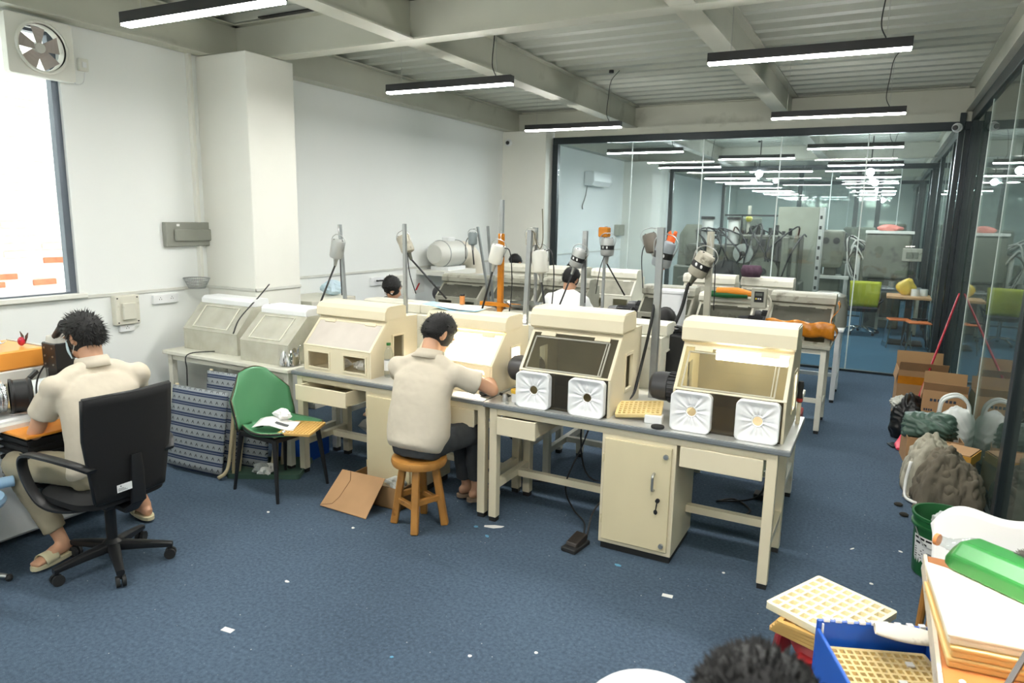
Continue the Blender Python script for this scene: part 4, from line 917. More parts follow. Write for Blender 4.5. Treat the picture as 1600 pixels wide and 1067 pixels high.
for k, (z, r) in enumerate(((.0, .07), (.03, .082), (.06, .092), (.095, .108))):
    G().tube([(r*1.15*math.cos(a_*PI/12), r*math.sin(a_*PI/12)*.9, z) for a_ in range(25)], .003 if k < 3 else .005, 6).build('ring', M_galv, t)
g = G()
for k in range(40):
    a = 2*PI*k/40; g.tube([(.0, 0, .002), (.08*math.cos(a), .063*math.sin(a), .0), (.125*math.cos(a), .097*math.sin(a), .095)], .0016, 4)
o = g.build('mesh', M_galv, t)
g = G().bar((XW, 4.1, 1.28), (-5.3, 4.1, 1.28), .03, .006); g.build('bracket', M_galv, t)
def dome_cam(label, x, y, z, d):
    t = thing('wall_camera', label, 'camera', (x, y, z), 0); d = V(d).normalized()
    G().cyl((0, 0, 0), d*.05, .05, .055, n=20).build('mount', M_wplast, t, smooth='auto'); G().ball(d*.065, .048, n=18).build('camera_ball', M_wplast, t, smooth=True)
    G().cyl(d*.10, d*.118, .03, .028, n=16).build('lens', M_black, t, smooth='auto')
dome_cam('round white security camera with a black lens at the top of the far column', -5.36, 9.9, 3.12, (.25, -1, -.1))
dome_cam('round white security camera in the upper corner where the glass walls meet', .66, 10.08, 3.12, (-.4, -1, -.1))
t = thing('duct_fan', 'round off-white inline duct fan on a stand by the far left wall', 'fan', (-5.25, 8.0, 1.46))
G().tube([(0, -.34, -.0), (0, -.3, 0), (0, -.22, 0), (0, .22, 0), (0, .27, 0)], [.12, .15, .175, .175, .15], 26).build('drum', M_instr, t, smooth='auto')
G().box(-.06, .06, -.08, .08, .16, .22).build('terminal_box', M_wplast, t, bev=.01)
for y in (-.2, .2): G().tube([(.178*math.cos(a_*PI/14), y, .178*math.sin(a_*PI/14)) for a_ in range(29)], .006, 6).build('clamp_ring', M_galv, t)
G().box(-.14, .14, -.22, .22, -.22, -.17).build('bracket', M_wplast, t); 
t = thing('duct_elbow', 'cream plastic duct elbow bending down from the round fan', 'duct', (-5.25, 8.27, 1.46))
G().tube(curve([(0, 0, 0), (0, .15, 0), (0, .32, -.10), (0, .40, -.28), (0, .40, -.62)], 6), .15, 24).build('elbow', mat('cream duct', '#e9e2d2', .4), t, smooth=True)
G().tube([(0, .40, -.31), (0, .40, -.35)], .165, 24).build('collar', M_wplast, t, smooth='auto')
o = bx('fan_shelf', XW, -5.05, 7.6, 8.4, 1.18, 1.24, M_wall2); tag(o, 'white wall shelf carrying the round duct fan', 'shelf')
o = bx('warning_sign', XW, XW+.004, 7.52, 7.78, .93, 1.12, M_paper); tag(o, 'white sign with a red slanted mark on the wall behind the second pole', 'sign')
G().add([(XW+.005, 7.56, .97), (XW+.005, 7.6, .97), (XW+.005, 7.68, 1.06), (XW+.005, 7.64, 1.06)], [(0, 1, 2, 3)]).build('red_mark', mat('red ink', '#cf2a22', .6), o)

# ------------------------------------------------------------ things on the benches
def bottle(label, x, y, z, h=.22, r=.032, cap=M_gbot, lab=None):
    t = thing('water_bottle', label, 'bottle', (x, y, z))
    G().lathe([(.9*r, 0), (r, .01), (r, h*.3), (r*.93, h*.35), (r, h*.4), (r, h*.68), (r*.55, h*.86), (r*.4, h*.9), (r*.4, h*.93)], n=20).build('bottle_body', G_clear, t, smooth='auto')
    G().cyl((0, 0, h*.93), (0, 0, h), r*.47, n=16).build('cap', cap, t); G().lathe([(r*1.02, h*.2), (r*1.02, h*.5)], n=20, cap=False).build('wrapper', lab or M_paper, t)
bottle('clear water bottle with a green cap standing left of the man on the stool', -3.07, 3.90, .80, .25, .034)
G_ = bpy.data.objects
bottle('clear water bottle with a blue cap behind the lit cream hood motor', -1.42, 5.0, .79, .22, .032, mat('light blue cap', '#6fa8cf', .4), mat('blue label', '#9cc6dd', .5))
t = thing('steel_kettle', 'polished steel kettle with a gooseneck handle on the side table', 'kettle', (-3.95, 3.80, .80))
G().lathe([(.072, 0), (.082, .008), (.080, .04), (.06, .12), (.042, .155), (.035, .16)], n=28).build('kettle_body', M_chrome, t, smooth='auto')
G().lathe([(.036, .16), (.03, .172), (.008, .178), (.007, .19), (.012, .197), (.0, .203)], n=20).build('lid', M_chrome, t, smooth='auto')
G().tube(curve([(.055, 0, .07), (.09, 0, .11), (.10, 0, .15), (.115, 0, .165)]), [.014]*6+[.010]*6+[.008]*7, 10).build('spout', M_chrome, t, smooth=True)
G().tube(curve([(-.04, 0, .15), (-.085, 0, .16), (-.11, 0, .12), (-.10, 0, .06), (-.075, 0, .03)]), .007, 8).build('handle', M_chrome, t, smooth=True)
t = thing('cable_coil', 'coil of grey cord and black cables lying on the side table', 'cable', (-4.54, 3.93, .80))
g = G()
for k in range(4): g.tube([((.055+.006*k)*math.cos(a_*PI/10), (.055+.005*k)*math.sin(a_*PI/10), .006+.004*k) for a_ in range(21)], .003, 6)
g.build('coil', M_grayc, t, smooth=True)
G().tube(curve([(.02, .0, .01), (-.02, .06, .12), (-.12, .06, .16), (-.22, .03, .02)]), .005, 6).build('power_cord', M_cable, t, smooth=True); G().ball((-.23, .03, .02), .025, .018, .018, n=10).build('plug', M_cable, t)
o = G().tube(curve([(-4.66, 3.92, .815), (-4.85, 3.80, .81), (-4.93, 3.64, .80), (-4.92, 3.62, .68), (-4.9, 3.6, .55)]), .005, 6).build('black_cable', M_cable, smooth=True); tag(o, 'black cable draped over the front edge of the side table above the folding bed', 'cable')
o = G().tube(curve([(-4.70, 4.32, 1.34), (-4.6, 4.1, 1.25), (-4.48, 3.8, 1.12), (-4.42, 3.68, 1.02)]), .006, 6).build('black_cable', M_cable, smooth=True); tag(o, 'black cable hanging in front of the dusty hood port', 'cable')
t = thing('open_folder', 'light blue plastic folder with papers lying on the glowing cream hood', 'folder', (-2.72, 4.12, 1.302), .12)
G().grid(9, 4, lambda a, b: V((-.15+.42*a, -.08+.16*b, .0+.035*(1-a)**3+.006*math.sin(a*8)))).build('folder_cover', mat('light blue plastic', '#a6cde0', .35), t, sol=.003, smooth=True)
G().grid(6, 3, lambda a, b: V((-.05+.30*a, -.07+.13*b, .009+.02*(1-a)**3))).build('paper_sheet', M_paper, t, sol=.002)
t = thing('steel_bowl', 'shallow polished steel bowl on top of the off-white hood behind', 'bowl', (-2.48, 4.86, 1.245))
G().lathe([(.06, 0), (.10, .012), (.14, .04), (.155, .045), (.14, .037), (.10, .016), (.06, .004), (0, .003)], n=32).build('bowl_shell', M_chrome, t, smooth='auto')
def crumple(label, x, y, z, s, name='crumpled_tissue', m=M_paper):
    rn = random.Random(int(x*1000)); g = G()
    def f(a, b):
        th = PI*b; ph = 2*PI*a; k = 1+.3*math.sin(ph*3+b*9+x*9)*math.sin(th)+.2*math.sin(ph*7+b*5)*math.sin(th)
        return V((s*k*math.sin(th)*math.cos(ph), s*k*.8*math.sin(th)*math.sin(ph), s*.7*(math.cos(th)+1)))
    o = g.grid(19, 9, f).build(name, m); o.location = (x, y, z); tag(o, label, 'paper'); return o
crumple('crumpled white tissue behind the left opening of the empty-windowed cream hood', -3.50, 3.90, .815, .055)
crumple('crumpled white tissue behind the right opening of the empty-windowed cream hood', -3.30, 3.9, .815, .06)
crumple('small crumpled tissue ball in the empty-windowed cream hood', -3.38, 3.93, .815, .04)
o = G().loft([((-2.60, 3.77, .885), (.022, 0, 0), (0, .01, 0)), ((-2.41, 3.80, .885), (.01, 0, 0), (0, .01, 0))], 6)
o = G().ball((0, 0, .022), .034, .03, .024, n=14).build('rubber_block', M_rub, smooth=True); o.location = (-2.215, 3.80, .8); tag(o, 'round black rubber block at the right end of the working man’s bench', 'block')
t = thing('tape_roll', 'roll of yellow tape on a white pot at the left corner of the near bench', 'tape', (-1.96, 3.80, .80))
G().cyl((0, 0, 0), (0, 0, .055), .042, n=24).build('pot', M_wplast, t, smooth='auto'); G().lathe([(.03, .056), (.047, .056), (.047, .075), (.03, .075)], n=28).build('tape', mat('yellow tape', '#e0b63c', .4), t, smooth='auto')
rn = random.Random(4)
for i, (x, y, lb) in enumerate(((-2.03, 3.75, 'grey metal nozzle left of the yellow tape roll'), (-2.07, 3.83, 'dark rubber-handled burr tool at the near bench corner'), (-2.0, 3.9, 'clear plastic funnel tip standing at the near bench corner'), (-1.93, 3.72, 'small steel cap in front of the yellow tape roll'), (-1.985, 3.70, 'small steel nut in front of the yellow tape roll'))):
    if i == 2: o = G().lathe([(.025, 0), (.012, .04), (.004, .10)], n=14).build('funnel_tip', G_clear, smooth='auto')
    elif i == 1: o = G().lathe([(.0, -.09), (.014, -.08), (.016, -.02), (.010, .0), (.008, .07)], n=12, T=Matrix.Rotation(1.2, 4, 'X')).build('burr_tool', M_rub, smooth='auto')
    elif i == 0: o = G().lathe([(.02, 0), (.022, .012), (.018, .03), (.011, .05)], n=16).build('metal_nozzle', M_steel, smooth='auto')
    else: o = G().lathe([(.011, 0), (.012, .004), (.011, .014), (.005, .016)], n=10).build('small_fitting', M_steel, smooth='auto')
    o.location = (x, y, .8 if i != 1 else .815); tag(o, lb, 'tool')
def wax_tray(label, loc, rz, nx, ny, w_, d, h=.022, m=M_yel, rx=0, ry=0, hole=.62, holes=True, parent=None, group=None):
    t = thing('sorting_tray', label, 'tray', loc, 0, group); t.rotation_euler = (rx, ry, rz)
    cx, cy = (w_-.02)/nx, (d-.02)/ny; lp = [rrect(-w_/2, w_/2, -d/2, d/2, .012)]
    for i in range(nx):
        for j in range(ny):
            x, y = -w_/2+.01+cx*(i+.5), -d/2+.01+cy*(j+.5); lp.append(rect(x-cx*hole/2, x+cx*hole/2, y-cy*hole/2, y+cy*hole/2))
    G().plate(lp, lambda u, v, q: V((u, v, q)), h*.35, h).build('compartment_grid', m, t)
    G().box(-w_/2+.003, w_/2-.003, -d/2+.003, d/2-.003, 0, h*.36).build('tray_bottom', m, t)
    return t
wax_tray('tilted pale yellow tray leaning on the bench between the two sleeved hoods', (-1.18, 3.875, .835), .2, 9, 6, .27, .20, rx=.16, ry=-.10)
o = G().box(-.05, .05, -.035, .035, 0, .045).build('white_box', M_wplast, bev=.002); o.location = (-1.07, 3.80, .8); o.rotation_euler = (0, 0, .1); tag(o, 'small white paper box in front of the lit cream hood', 'box')
o = G().lathe([(.036, 0), (.038, .006), (.036, .013), (.02, .016), (0, .016)], n=24).build('black_disc', M_rub, smooth='auto'); o.location = (-1.02, 3.705, .8); tag(o, 'round black rubber cap in front of the small white box', 'cap')
t = thing('screwdriver', 'black and red screwdriver standing at the right side of the lit cream hood', 'tool', (-.337, 4.22, .80))
G().cyl((0, 0, .0), (0, 0, .13), .012, n=12).build('holder', M_cream, t); G().lathe([(.008, .12), (.017, .14), (.014, .19), (.018, .23), (.014, .255)], n=14).build('grip', M_rub, t, smooth='auto'); G().lathe([(.0175, .135), (.0178, .155)], n=14, cap=False).build('red_collar', mat('red rubber', '#a8352e', .5), t)
# cords hanging below the benches and the foot pedal
t = thing('foot_pedal', 'black foot pedal with a cord on the carpet left of the cabinet', 'pedal', (-1.455, 3.62, 0), -.15)
G().box(-.05, .05, -.09, .09, 0, .03).build('pedal_base', M_rub, t, bev=.006); 
G().plate([[(-.06, .03), (.07, .03), (.07, .075), (-.05, .05)]], lambda u, v, w_: V((w_, u, v)), -.037, .037).build('pedal_plate', mat('scuffed brown black rubber', '#2b2520', .5, var=.3, vs=20), t, bev=.004)
G().tube(curve([(0, .09, .03), (-.12, .3, .02), (-.28, .42, .03), (-.30, .35, .22), (-.22, .42, .5), (-.18, .5, .72)]), .006, 6).build('pedal_cord', M_cable, t, smooth=True)
G().tube(curve([(.02, .09, .03), (.0, .2, .16), (.06, .3, .26), (.12, .45, .2), (.14, .7, .02)]), .006, 6).build('pedal_cord', M_cable, t, smooth=True)
for i, (pts, lb) in enumerate((([(-1.9, 4.9, .6), (-1.92, 4.8, .3), (-1.8, 4.7, .02), (-1.5, 4.75, .012), (-1.3, 4.9, .012)], 'black cable tangle on the carpet behind the near bench, left of the cabinet'),
      ([(-.9, 4.6, .012), (-.7, 4.55, .012), (-.62, 4.7, .012), (-.75, 4.85, .012), (-.85, 4.75, .012), (-.6, 4.9, .05), (-.55, 5.0, .3)], 'black cable loops on the carpet behind the near bench, right of the cabinet'),
      ([(-2.35, 4.2, .7), (-2.3, 4.15, .5), (-2.2, 4.3, .3), (-2.25, 4.4, .02), (-2.0, 4.5, .012)], 'black cable hanging under the bench of the working man'))):
    o = G().tube(curve(pts), .007, 6).build('floor_cable', M_cable, smooth=True); tag(o, lb, 'cable')
o = G().box(-.06, .06, -.05, .05, 0, .04).build('power_socket', M_black, bev=.004); o.location = (-.58, 5.0, 0); tag(o, 'black power socket on the carpet under the near bench', 'socket')
# red machine leg seen under the right end
t = thing('red_stand', 'red metal stand standing on the carpet behind the right end of the near bench', 'stand', (-.52, 5.35, 0))
G().box(-.05, .05, -.05, .05, 0, .45).build('stand_post', M_red, t, bev=.005); G().box(-.12, .12, -.1, .1, .45, .6).build('stand_head', M_red, t, bev=.01); G().box(-.3, -.2, -.05, .05, .28, .36).build('brown_bracket', mat('brown resin', '#8f5a24', .5), t, bev=.01); G().box(-.3, 0, -.02, .02, .30, .34).build('arm', M_red, t)

# ------------------------------------------------------------ left side: folding bed, tray, carton
def bed_mat():
    m = mat('blue grey patterned fabric', '#8f969c', .9); nt = m.node_tree; b = nt.nodes['Principled BSDF']; nt.nodes.remove(nt.nodes['Color Ramp']) if 'Color Ramp' in nt.nodes else None
    tc = nt.nodes['Texture Coordinate']; sx_ = nt.nodes.new('ShaderNodeSeparateXYZ'); nt.links.new(tc.outputs['Object'], sx_.inputs[0])
    def mth(op, a, b_=None, c=None):
        q = nt.nodes.new('ShaderNodeMath'); q.operation = op
        for i, v in enumerate((a, b_, c)):
            if v is None: continue
            if isinstance(v, (int, float)): q.inputs[i].default_value = v
            else: nt.links.new(v, q.inputs[i])
        return q.outputs[0]
    z = mth('FRACT', mth('DIVIDE', sx_.outputs[2], .0835)); x = mth('FRACT', mth('DIVIDE', sx_.outputs[0], .056))
    navy = mth('LESS_THAN', z, .36); l2 = mth('MULTIPLY', mth('GREATER_THAN', z, .13), mth('LESS_THAN', z, .19))
    # caret print: distance from a chevron
    xc = mth('ABSOLUTE', mth('SUBTRACT', x, .5)); zz_ = mth('SUBTRACT', z, .62)
    ch = mth('ABSOLUTE', mth('ADD', mth('MULTIPLY', xc, 1.1), mth('SUBTRACT', zz_, .12)))
    cv = mth('MULTIPLY', mth('LESS_THAN', ch, .06), mth('LESS_THAN', xc, .2))
    def mix(f, c1, c2):
        q = nt.nodes.new('ShaderNodeMixRGB'); nt.links.new(f, q.inputs[0])
        for i, v in ((1, c1), (2, c2)):
            if isinstance(v, str): q.inputs[i].default_value = lin(v)
            else: nt.links.new(v, q.inputs[i])
        return q.outputs[0]
    c = mix(navy, '#949a9e', '#2c3a58'); c = mix(l2, c, '#7f8794'); c = mix(cv, c, '#15181c'); nt.links.new(c, b.inputs['Base Color']); return m
def bed(label, x, y, rz, tilt, w_=.56, h=.62):
    t = thing('folding_bed', label, 'bed', (x, y, 0), rz, 'folded camp beds'); t.rotation_euler = (tilt, 0, rz)
    G().grid(11, 15, lambda a, b: V((-w_/2+w_*a, -.03-.012*math.sin(PI*a)-.008*math.sin(b*44), .02+h*b))).build('bed_fabric', bed_mat(), t, smooth=True, sol=.02)
    fm = mat('beige bed tube', '#b9ac8c', .4)
    G().tube(curve([(w_/2+.0, -.06, .01), (w_/2+.035, -.03, .05), (w_/2+.035, 0, .14), (w_/2+.02, .02, h*.8), (w_/2, .02, h)], 5), .014, 10).build('bed_tube', fm, t, smooth=True)
    G().tube([(-w_/2, 0, .02), (-w_/2, 0, h+.03)], .013, 10).build('bed_tube', fm, t, smooth=True)
    for k, yy in enumerate((.08, .14)): G().tube([(w_/2+.0, yy, .02), (w_/2-.02+.03*k, yy, h*.75)], .012, 8).build('folded_leg', fm, t)
    G().bar((w_/2+.02, .04, h*.9), (w_/2+.02, .1, h*.55), .03, .02).build('hinge_plate', M_rub, t)
bed('folded camp bed with blue striped fabric, in front, beside the office chair', -4.44, 3.30, .06, -.16)
bed('second folded camp bed with blue striped fabric, behind the front one under the side table', -4.30, 3.56, .1, -.12, .62, .70)
t = thing('floor_tray', 'shallow dark green tray on the carpet behind the green chair, plastic bags in it', 'tray', (-4.0, 3.62, 0), .5)
mg = mat('dark green tray', '#3f5a4c', .5)
G().plate([rrect(-.26, .26, -.19, .19, .03)], lambda u, v, q: V((u, v, q)), .0, .008).build('tray_floor', mg, t)
G().plate([rrect(-.27, .27, -.2, .2, .03), rrect(-.255, .255, -.185, .185, .03)], lambda u, v, q: V((u, v, q)), .0, .035).build('tray_rim', mg, t)
for i, (x, y) in enumerate(((-3.98, 3.50), (-3.92, 3.48), (-3.95, 3.56))):
    crumple(['crumpled clear bag of stones in the green floor tray', 'white lump beside the clear bag in the green floor tray', 'second white lump in the green floor tray'][i], x, y, .012, .05 if i else .06, 'plastic_bag', G_bag if i == 0 else M_paper)
t = thing('blue_bin', 'blue plastic bin under the side table behind the green chair', 'bin', (-4.05, 4.0, 0), .1)
G().plate([rect(-.17, .17, -.13, .13), rect(-.155, .155, -.115, .115)], lambda u, v, q: V((u, v, q)), 0, .20).build('bin_wall', M_blue, t, bev=.004); G().box(-.16, .16, -.12, .12, 0, .012).build('bin_floor', M_blue, t)
o = crumple('big white cloth bundle under the bench left of the cabinet', -3.55, 4.55, 0, .22, 'cloth_bundle', mat('grey white cloth', '#b9bab6', .9)); o['category'] = 'cloth'
# papers, scissors, tray on the green chair
wax_tray('yellow compartment tray on the seat of the green chair', (-3.44, 3.40, .472), 1.95, 12, 9, .30, .23, h=.018, m=mat('amber tray plastic', '#d3ab63', .45))
o = G().grid(8, 6, lambda a, b: V((-.14+.28*a, -.09+.18*b, .018*math.sin(a*5)+.012*b))).build('paper_sheet', M_paper, smooth=True, sol=.002); o.location = (-3.60, 3.32, .508); o.rotation_euler = (0, 0, .5); tag(o, 'white printed sheet with a dark block lying on the green chair', 'paper')
G().grid(4, 3, lambda a, b: V((.0+.09*a, -.04+.04*b, .018*math.sin((.5+.32*a)*5)+.010))).build('printed_block', mat('grey print', '#4b4d50', .8), o)
crumple('crumpled cloth glove on top of the sheet on the green chair', -3.62, 3.40, .515, .06, 'cloth_glove', M_white)
t = thing('scissors', 'green-handled scissors under the papers on the green chair', 'scissors', (-3.72, 3.28, .49), .4)
for s in (-1, 1):
    G().tube([(.0+.03*math.cos(a_*PI/6), s*.02+.016*math.sin(a_*PI/6), .0) for a_ in range(13)], .005, 6).build('handle', M_gplast, t); G().bar((.03, s*.01, 0), (.13, -s*.004, 0), .012, .003).build('blade', M_steel, t)
o = G().ball((0, 0, 0), .017, n=12).build('chrome_ball', M_chrome, smooth=True); o.location = (-3.47, 3.26, .485); tag(o, 'small shiny metal knob on the front of the green seat', 'knob')
# flattened carton on the floor
t = thing('carton', 'open cardboard carton lying on its side with its flap down, left of the wooden stool', 'box', (-2.98, 3.42, 0), .0)
sl = lambda u, v, w_: V((-.22+u+.035*v, -.12+.26*v, .0+.42*v*.55+w_))
G().plate([[(0, 0), (.40, -.03), (.42, 1), (.05, .98)]], lambda u, v, w_: V((-.21+u-.02*v, -.13+.20*v, .01+.20*v+w_)), 0, .004).build('flap', M_card, t)
G().tube([(-.21+.11+.0, -.13+.19, .01+.20+.006), (-.21+.14, -.13+.15, .166), (-.21+.12, -.13+.06, .075), (-.21+.09, -.13+.02, .035), (-.21+.0, -.13+.00, .018)], .0015, 4).build('cut_line', mat('dark cut line', '#6b4c30', .9), t)
G().plate([rect(-.18, .30, .08, .38), rect(-.174, .294, .086, .374)], lambda u, v, q: V((u, v, q)), 0, .15).build('carton_wall', M_cardi, t); G().box(-.18, .30, .08, .38, 0, .006).build('carton_floor', M_cardi, t)
crumple('plastic scraps sticking out of the open carton', -2.82, 3.66, .07, .07, 'plastic_scrap', G_bag)

# floor litter
LIT = [(-2.56, 2.01, .06, .03, 'white paper label lying on the open carpet nearest the camera'), (-.82, 3.36, .055, .03, 'white rectangular paper scrap in front of the cabinet'),
       (-2.65, 2.47, .03, .02, 'small white scrap right of the office chair caster'), (-2.12, 3.56, .03, .03, 'pale blue round scrap right of the wooden stool'),
       (-1.99, 3.48, .04, .025, 'grey round scrap right of the blue ones'), (-1.16, 3.54, .045, .025, 'light blue scrap at the foot of the cabinet'),
       (-.61, 3.76, .02, .02, 'tiny white chip under the near bench'), (-1.21, 2.58, .02, .02, 'tiny beige chip in the middle of the open carpet'), (-1.46, 2.41, .02, .02, 'tiny white chip on the open carpet'),
       (-1.76, 2.23, .02, .015, 'tiny blue grey chip on the open carpet'), (.02, 4.46, .04, .012, 'white splinter on the aisle carpet'), (.13, 4.05, .025, .02, 'tiny white square near the pale tray'),
       (.28, 4.57, .03, .02, 'white chip beside the green bucket'), (-3.42, 3.05, .03, .02, 'white chip at the foot of the green chair'), (-2.78, 3.15, .03, .02, 'white chip in front of the open carton'), (-2.02, 3.62, .13, .045, 'white strip of paper under the left foot of the near bench')]
for i, (x, y, a, b, lb) in enumerate(LIT):
    rn = random.Random(i); n = 6
    lp = [(a/2*math.cos(2*PI*k/n+.5)*rn.uniform(.8, 1.15), b/2*math.sin(2*PI*k/n+.5)*rn.uniform(.8, 1.15)) for k in range(n)] if i not in (0, 1) else rect(-a/2, a/2, -b/2, b/2)
    m = M_paper if 'blue' not in lb else mat('blue scrap', '#5b9bc0', .6)
    o = G().plate([lp], lambda u, v, q: V((u, v, q)), .001, .003).build('paper_scrap', m); o.location = (x, y, 0); o.rotation_euler = (0, 0, rn.uniform(-1, 1) if i > 1 else .1); tag(o, lb, 'paper scrap', 'scraps on the carpet')
g = G(); rn = random.Random(77)
for k in range(340):
    x, y = rn.uniform(-3.6, .6), rn.uniform(1.6, 5.5) if k < 220 else rn.uniform(3.2, 5.2); s = rn.uniform(.002, .006); a = rn.uniform(0, 6)
    g.add([(x, y, .004), (x+s*math.cos(a), y+s*math.sin(a), .003), (x+s*math.cos(a+1.5), y+s*math.sin(a+1.5), .003)], [(0, 1, 2)])
o = g.build('dust_specks', M_paper); tag(o, 'tiny pale specks scattered over the carpet', 'dust', None, 'stuff')
for i, (x, y) in enumerate(((.28, 5.36), (.31, 5.18))):
    o = G().ball((0, 0, .012), .03, .025, .014, n=10).build('lint_clump', mat('dark lint', '#2b2a24', .95)); o.location = (x, y, 0); tag(o, ['dark lint clump on the aisle carpet by the grey cloth', 'dark lint clump on the aisle carpet nearer the green bucket'][i], 'lint')

# ------------------------------------------------------------ left corner: microscope station
t = thing('welding_machine', 'orange and white bench instrument housing below the window, microscope arm on its end', 'machine', (-4.72, 2.12, .80), 0)
# long housing runs along the wall towards the microscope
G().box(-.22, .22, -.9, .22, .12, .20).build('lower_housing', M_instr, t, bev=.008); G().box(-.22, .22, -.9, .22, .20, .315).build('orange_cover', M_orange, t, bev=.01)
G().box(-.225, .225, .221, .24, .115, .32).build('end_plate', mat('light metal plate', '#b9bab6', .4, .4), t, bev=.003)
for x in (-.17, .17):
    for z in (.14, .29): G().cyl((x, .24, z), (x, .245, z), .009, n=8).build('screw', M_black, t)
G().lathe([(.06, 0), (.05, .10), (.09, .12)], c=(0, .05, 0), n=20).build('pedestal', M_offw, t, smooth='auto'); G().lathe([(.06, 0), (.05, .10), (.09, .12)], c=(0, -.6, 0), n=20).build('pedestal', M_offw, t, smooth='auto')
G().cyl((.13, .24, .24), (.30, .27, .24), .045, .035, n=18).build('beam_pipe', M_dark, t, smooth='auto')
t = thing('machine_cabinet', 'white floor-standing cabinet with an orange front lip and a red stop button', 'machine', (-4.58, 1.75, 0))
G().box(-.42, .30, -.95, .95, .06, .74).build('cabinet_body', mat('white machine enamel', '#dfe3e3', .35), t, bev=.02); G().box(-.46, .40, -1.0, 1.0, .74, .80).build('cabinet_top', mat('white machine enamel', '#dfe3e3', .35), t, bev=.012)
G().box(.41, .66, .15, .62, .735, .75).build('orange_lip', mat('orange lip', '#e39435', .4), t, bev=.003)
G().box(.36, .45, .10, .65, .75, .775).build('lip_mount', M_instr, t)
o = G().cyl((.26, .56, .8), (.26, .56, .825), .028, n=20).build('stop_base', M_steel, t); G().cyl((.26, .56, .825), (.26, .56, .85), .035, .03, n=22).build('stop_button', mat('dark red button', '#8c2f2c', .4), o, smooth='auto')
g = G()
for k in range(7): g.box(.33, .62, .17+.0, .60, .44+k*.042, .462+k*.042); g.box(.345, .605, .185, .585, .462+k*.042, .482+k*.042)
g.build('black_bellows', M_blackm, t)
G().box(.42, .64, .2, .58, .40, .44).build('bellows_foot', M_dark, t)
for y in (-.8, .8): G().cyl((.15, y, 0), (.15, y, .06), .03, n=14).build('foot', M_rub, t)
t = thing('microscope', 'black binocular microscope head with grey eyepiece mount in front of the masked man', 'microscope', (-4.36, 2.34, .80))
G().box(-.05, .055, -.045, .045, .0, .33).build('column', M_black, t, bev=.004)
G().box(-.075, .075, -.055, .055, .20, .36).build('head_block', M_black, t, bev=.006)
for z in (.23, .28, .33):
    for x in (-.04, .04): G().cyl((x, -.055, z), (x, -.06, z), .006, n=8).build('screw', M_steel, t)
G().loft([((-.0, 0, .36), (.07, 0, 0), (0, .05, 0), .6), ((.01, 0, .40), (.06, 0, 0), (0, .048, 0), .6), ((.05, 0, .42), (.03, 0, .01), (0, .04, 0), .7)], 16).build('prism_housing', M_instr, t, smooth='auto')
for s in (-1, 1):
    e = G().cyl((.04, s*.03, .40), (.13, s*.034, .475), .02, .021, n=16).build('eyepiece', M_black, t, smooth='auto'); G().cyl((.125, s*.034, .47), (.15, s*.035, .49), .024, .026, n=16).build('eye_cup', M_rub, e, smooth='auto')
G().box(-.02, .17, -.14, .14, 0, .02).build('stage', M_black, t, bev=.003)
G().tube(curve([(-.09, .0, .26), (-.09, -.08, .15), (-.05, -.12, .05), (.02, -.12, .02)]), .005, 6).build('lamp_cable', M_cable, t, smooth=True)
t = thing('tube_fan', 'round black-rimmed fan with a wire grille at the end of the foil duct', 'fan', (-4.24, 2.05, .80), math.radians(68))
T = Matrix.Translation((0, 0, .105)) @ Matrix.Rotation(PI/2, 4, 'Y')
G().lathe([(.086, -.05), (.10, -.05), (.10, -.04), (.092, -.03), (.092, .03), (.10, .04), (.10, .05), (.086, .05)], n=28, T=T, cap=False).build('fan_ring', M_black, t, smooth='auto')
g = G()
for r in (.02, .035, .05, .065, .08, .093): g.tube([T @ V((r*math.cos(a_*PI/12), r*math.sin(a_*PI/12), .054)) for a_ in range(25)], .0018, 5)
for a in (.8, 2.37): g.bar(T @ V((.095*math.cos(a), .095*math.sin(a), .054)), T @ V((-.095*math.cos(a), -.095*math.sin(a), .054)), .004)
g.build('wire_grille', M_chrome, t); G().cyl(T @ V((0, 0, -.02)), T @ V((0, 0, .03)), .03, n=16).build('hub', M_black, t)
G().box(-.06, .06, -.03, .03, 0, .012).build('fan_foot', M_steel, t); G().bar((.05, .0, .20), (.09, .03, .23), .02).build('clip', M_black, t)
def duct(a, b):
    p = V((-4.30-.12*b, 1.99-.62*b, .905)); r = .086+.006*math.sin(b*190)+.003*math.sin(a*40+b*60); d_ = V((-.12, -.62, 0)).normalized(); q = d_.cross(V((0, 0, 1)))
    return p+q*math.cos(2*PI*a)*r+V((0, 0, math.sin(2*PI*a)*r))
o = G().grid(33, 120, duct).build('foil_duct', mat('crumpled aluminium foil', '#d4d6d8', .22, 1, var=.05, bump=.8, bs=60), smooth=True); tag(o, 'crinkled aluminium foil duct running left from the black-rimmed fan', 'duct')
o = G().grid(24, 12, lambda a, b: V((-.16+.32*a, -.22+.44*b, .03+.05*math.sin(a*3.1)*math.sin(b*3.1)+.012*math.sin(a*17+b*9)+.01*math.sin(b*21)))).build('plastic_bag', mat('pale blue film', '#d3e3ee', .3, var=.1, vs=10), smooth=True, sol=.002); o.location = (-4.74, 1.95, 1.12); tag(o, 'pale blue plastic bag and wrappers lying on the orange housing', 'bag')
t = thing('trinket', 'small red ornament with two dark leaf-shaped wings on the end of the orange housing', 'ornament', (-4.62, 2.27, 1.117))
G().ball((0, 0, .03), .024, .02, .028, n=14).build('red_bead', mat('red glass bead', '#b3233c', .15), t, smooth=True)
for s in (-1, 1): G().plate([[(0, 0), (.035, .045), (.045, .075), (.01, .05)]], lambda u, v, q: V((s*u, .018+q, .01+v)), 0, .004).build('wing', mat('brown leather', '#54372c', .5), t)
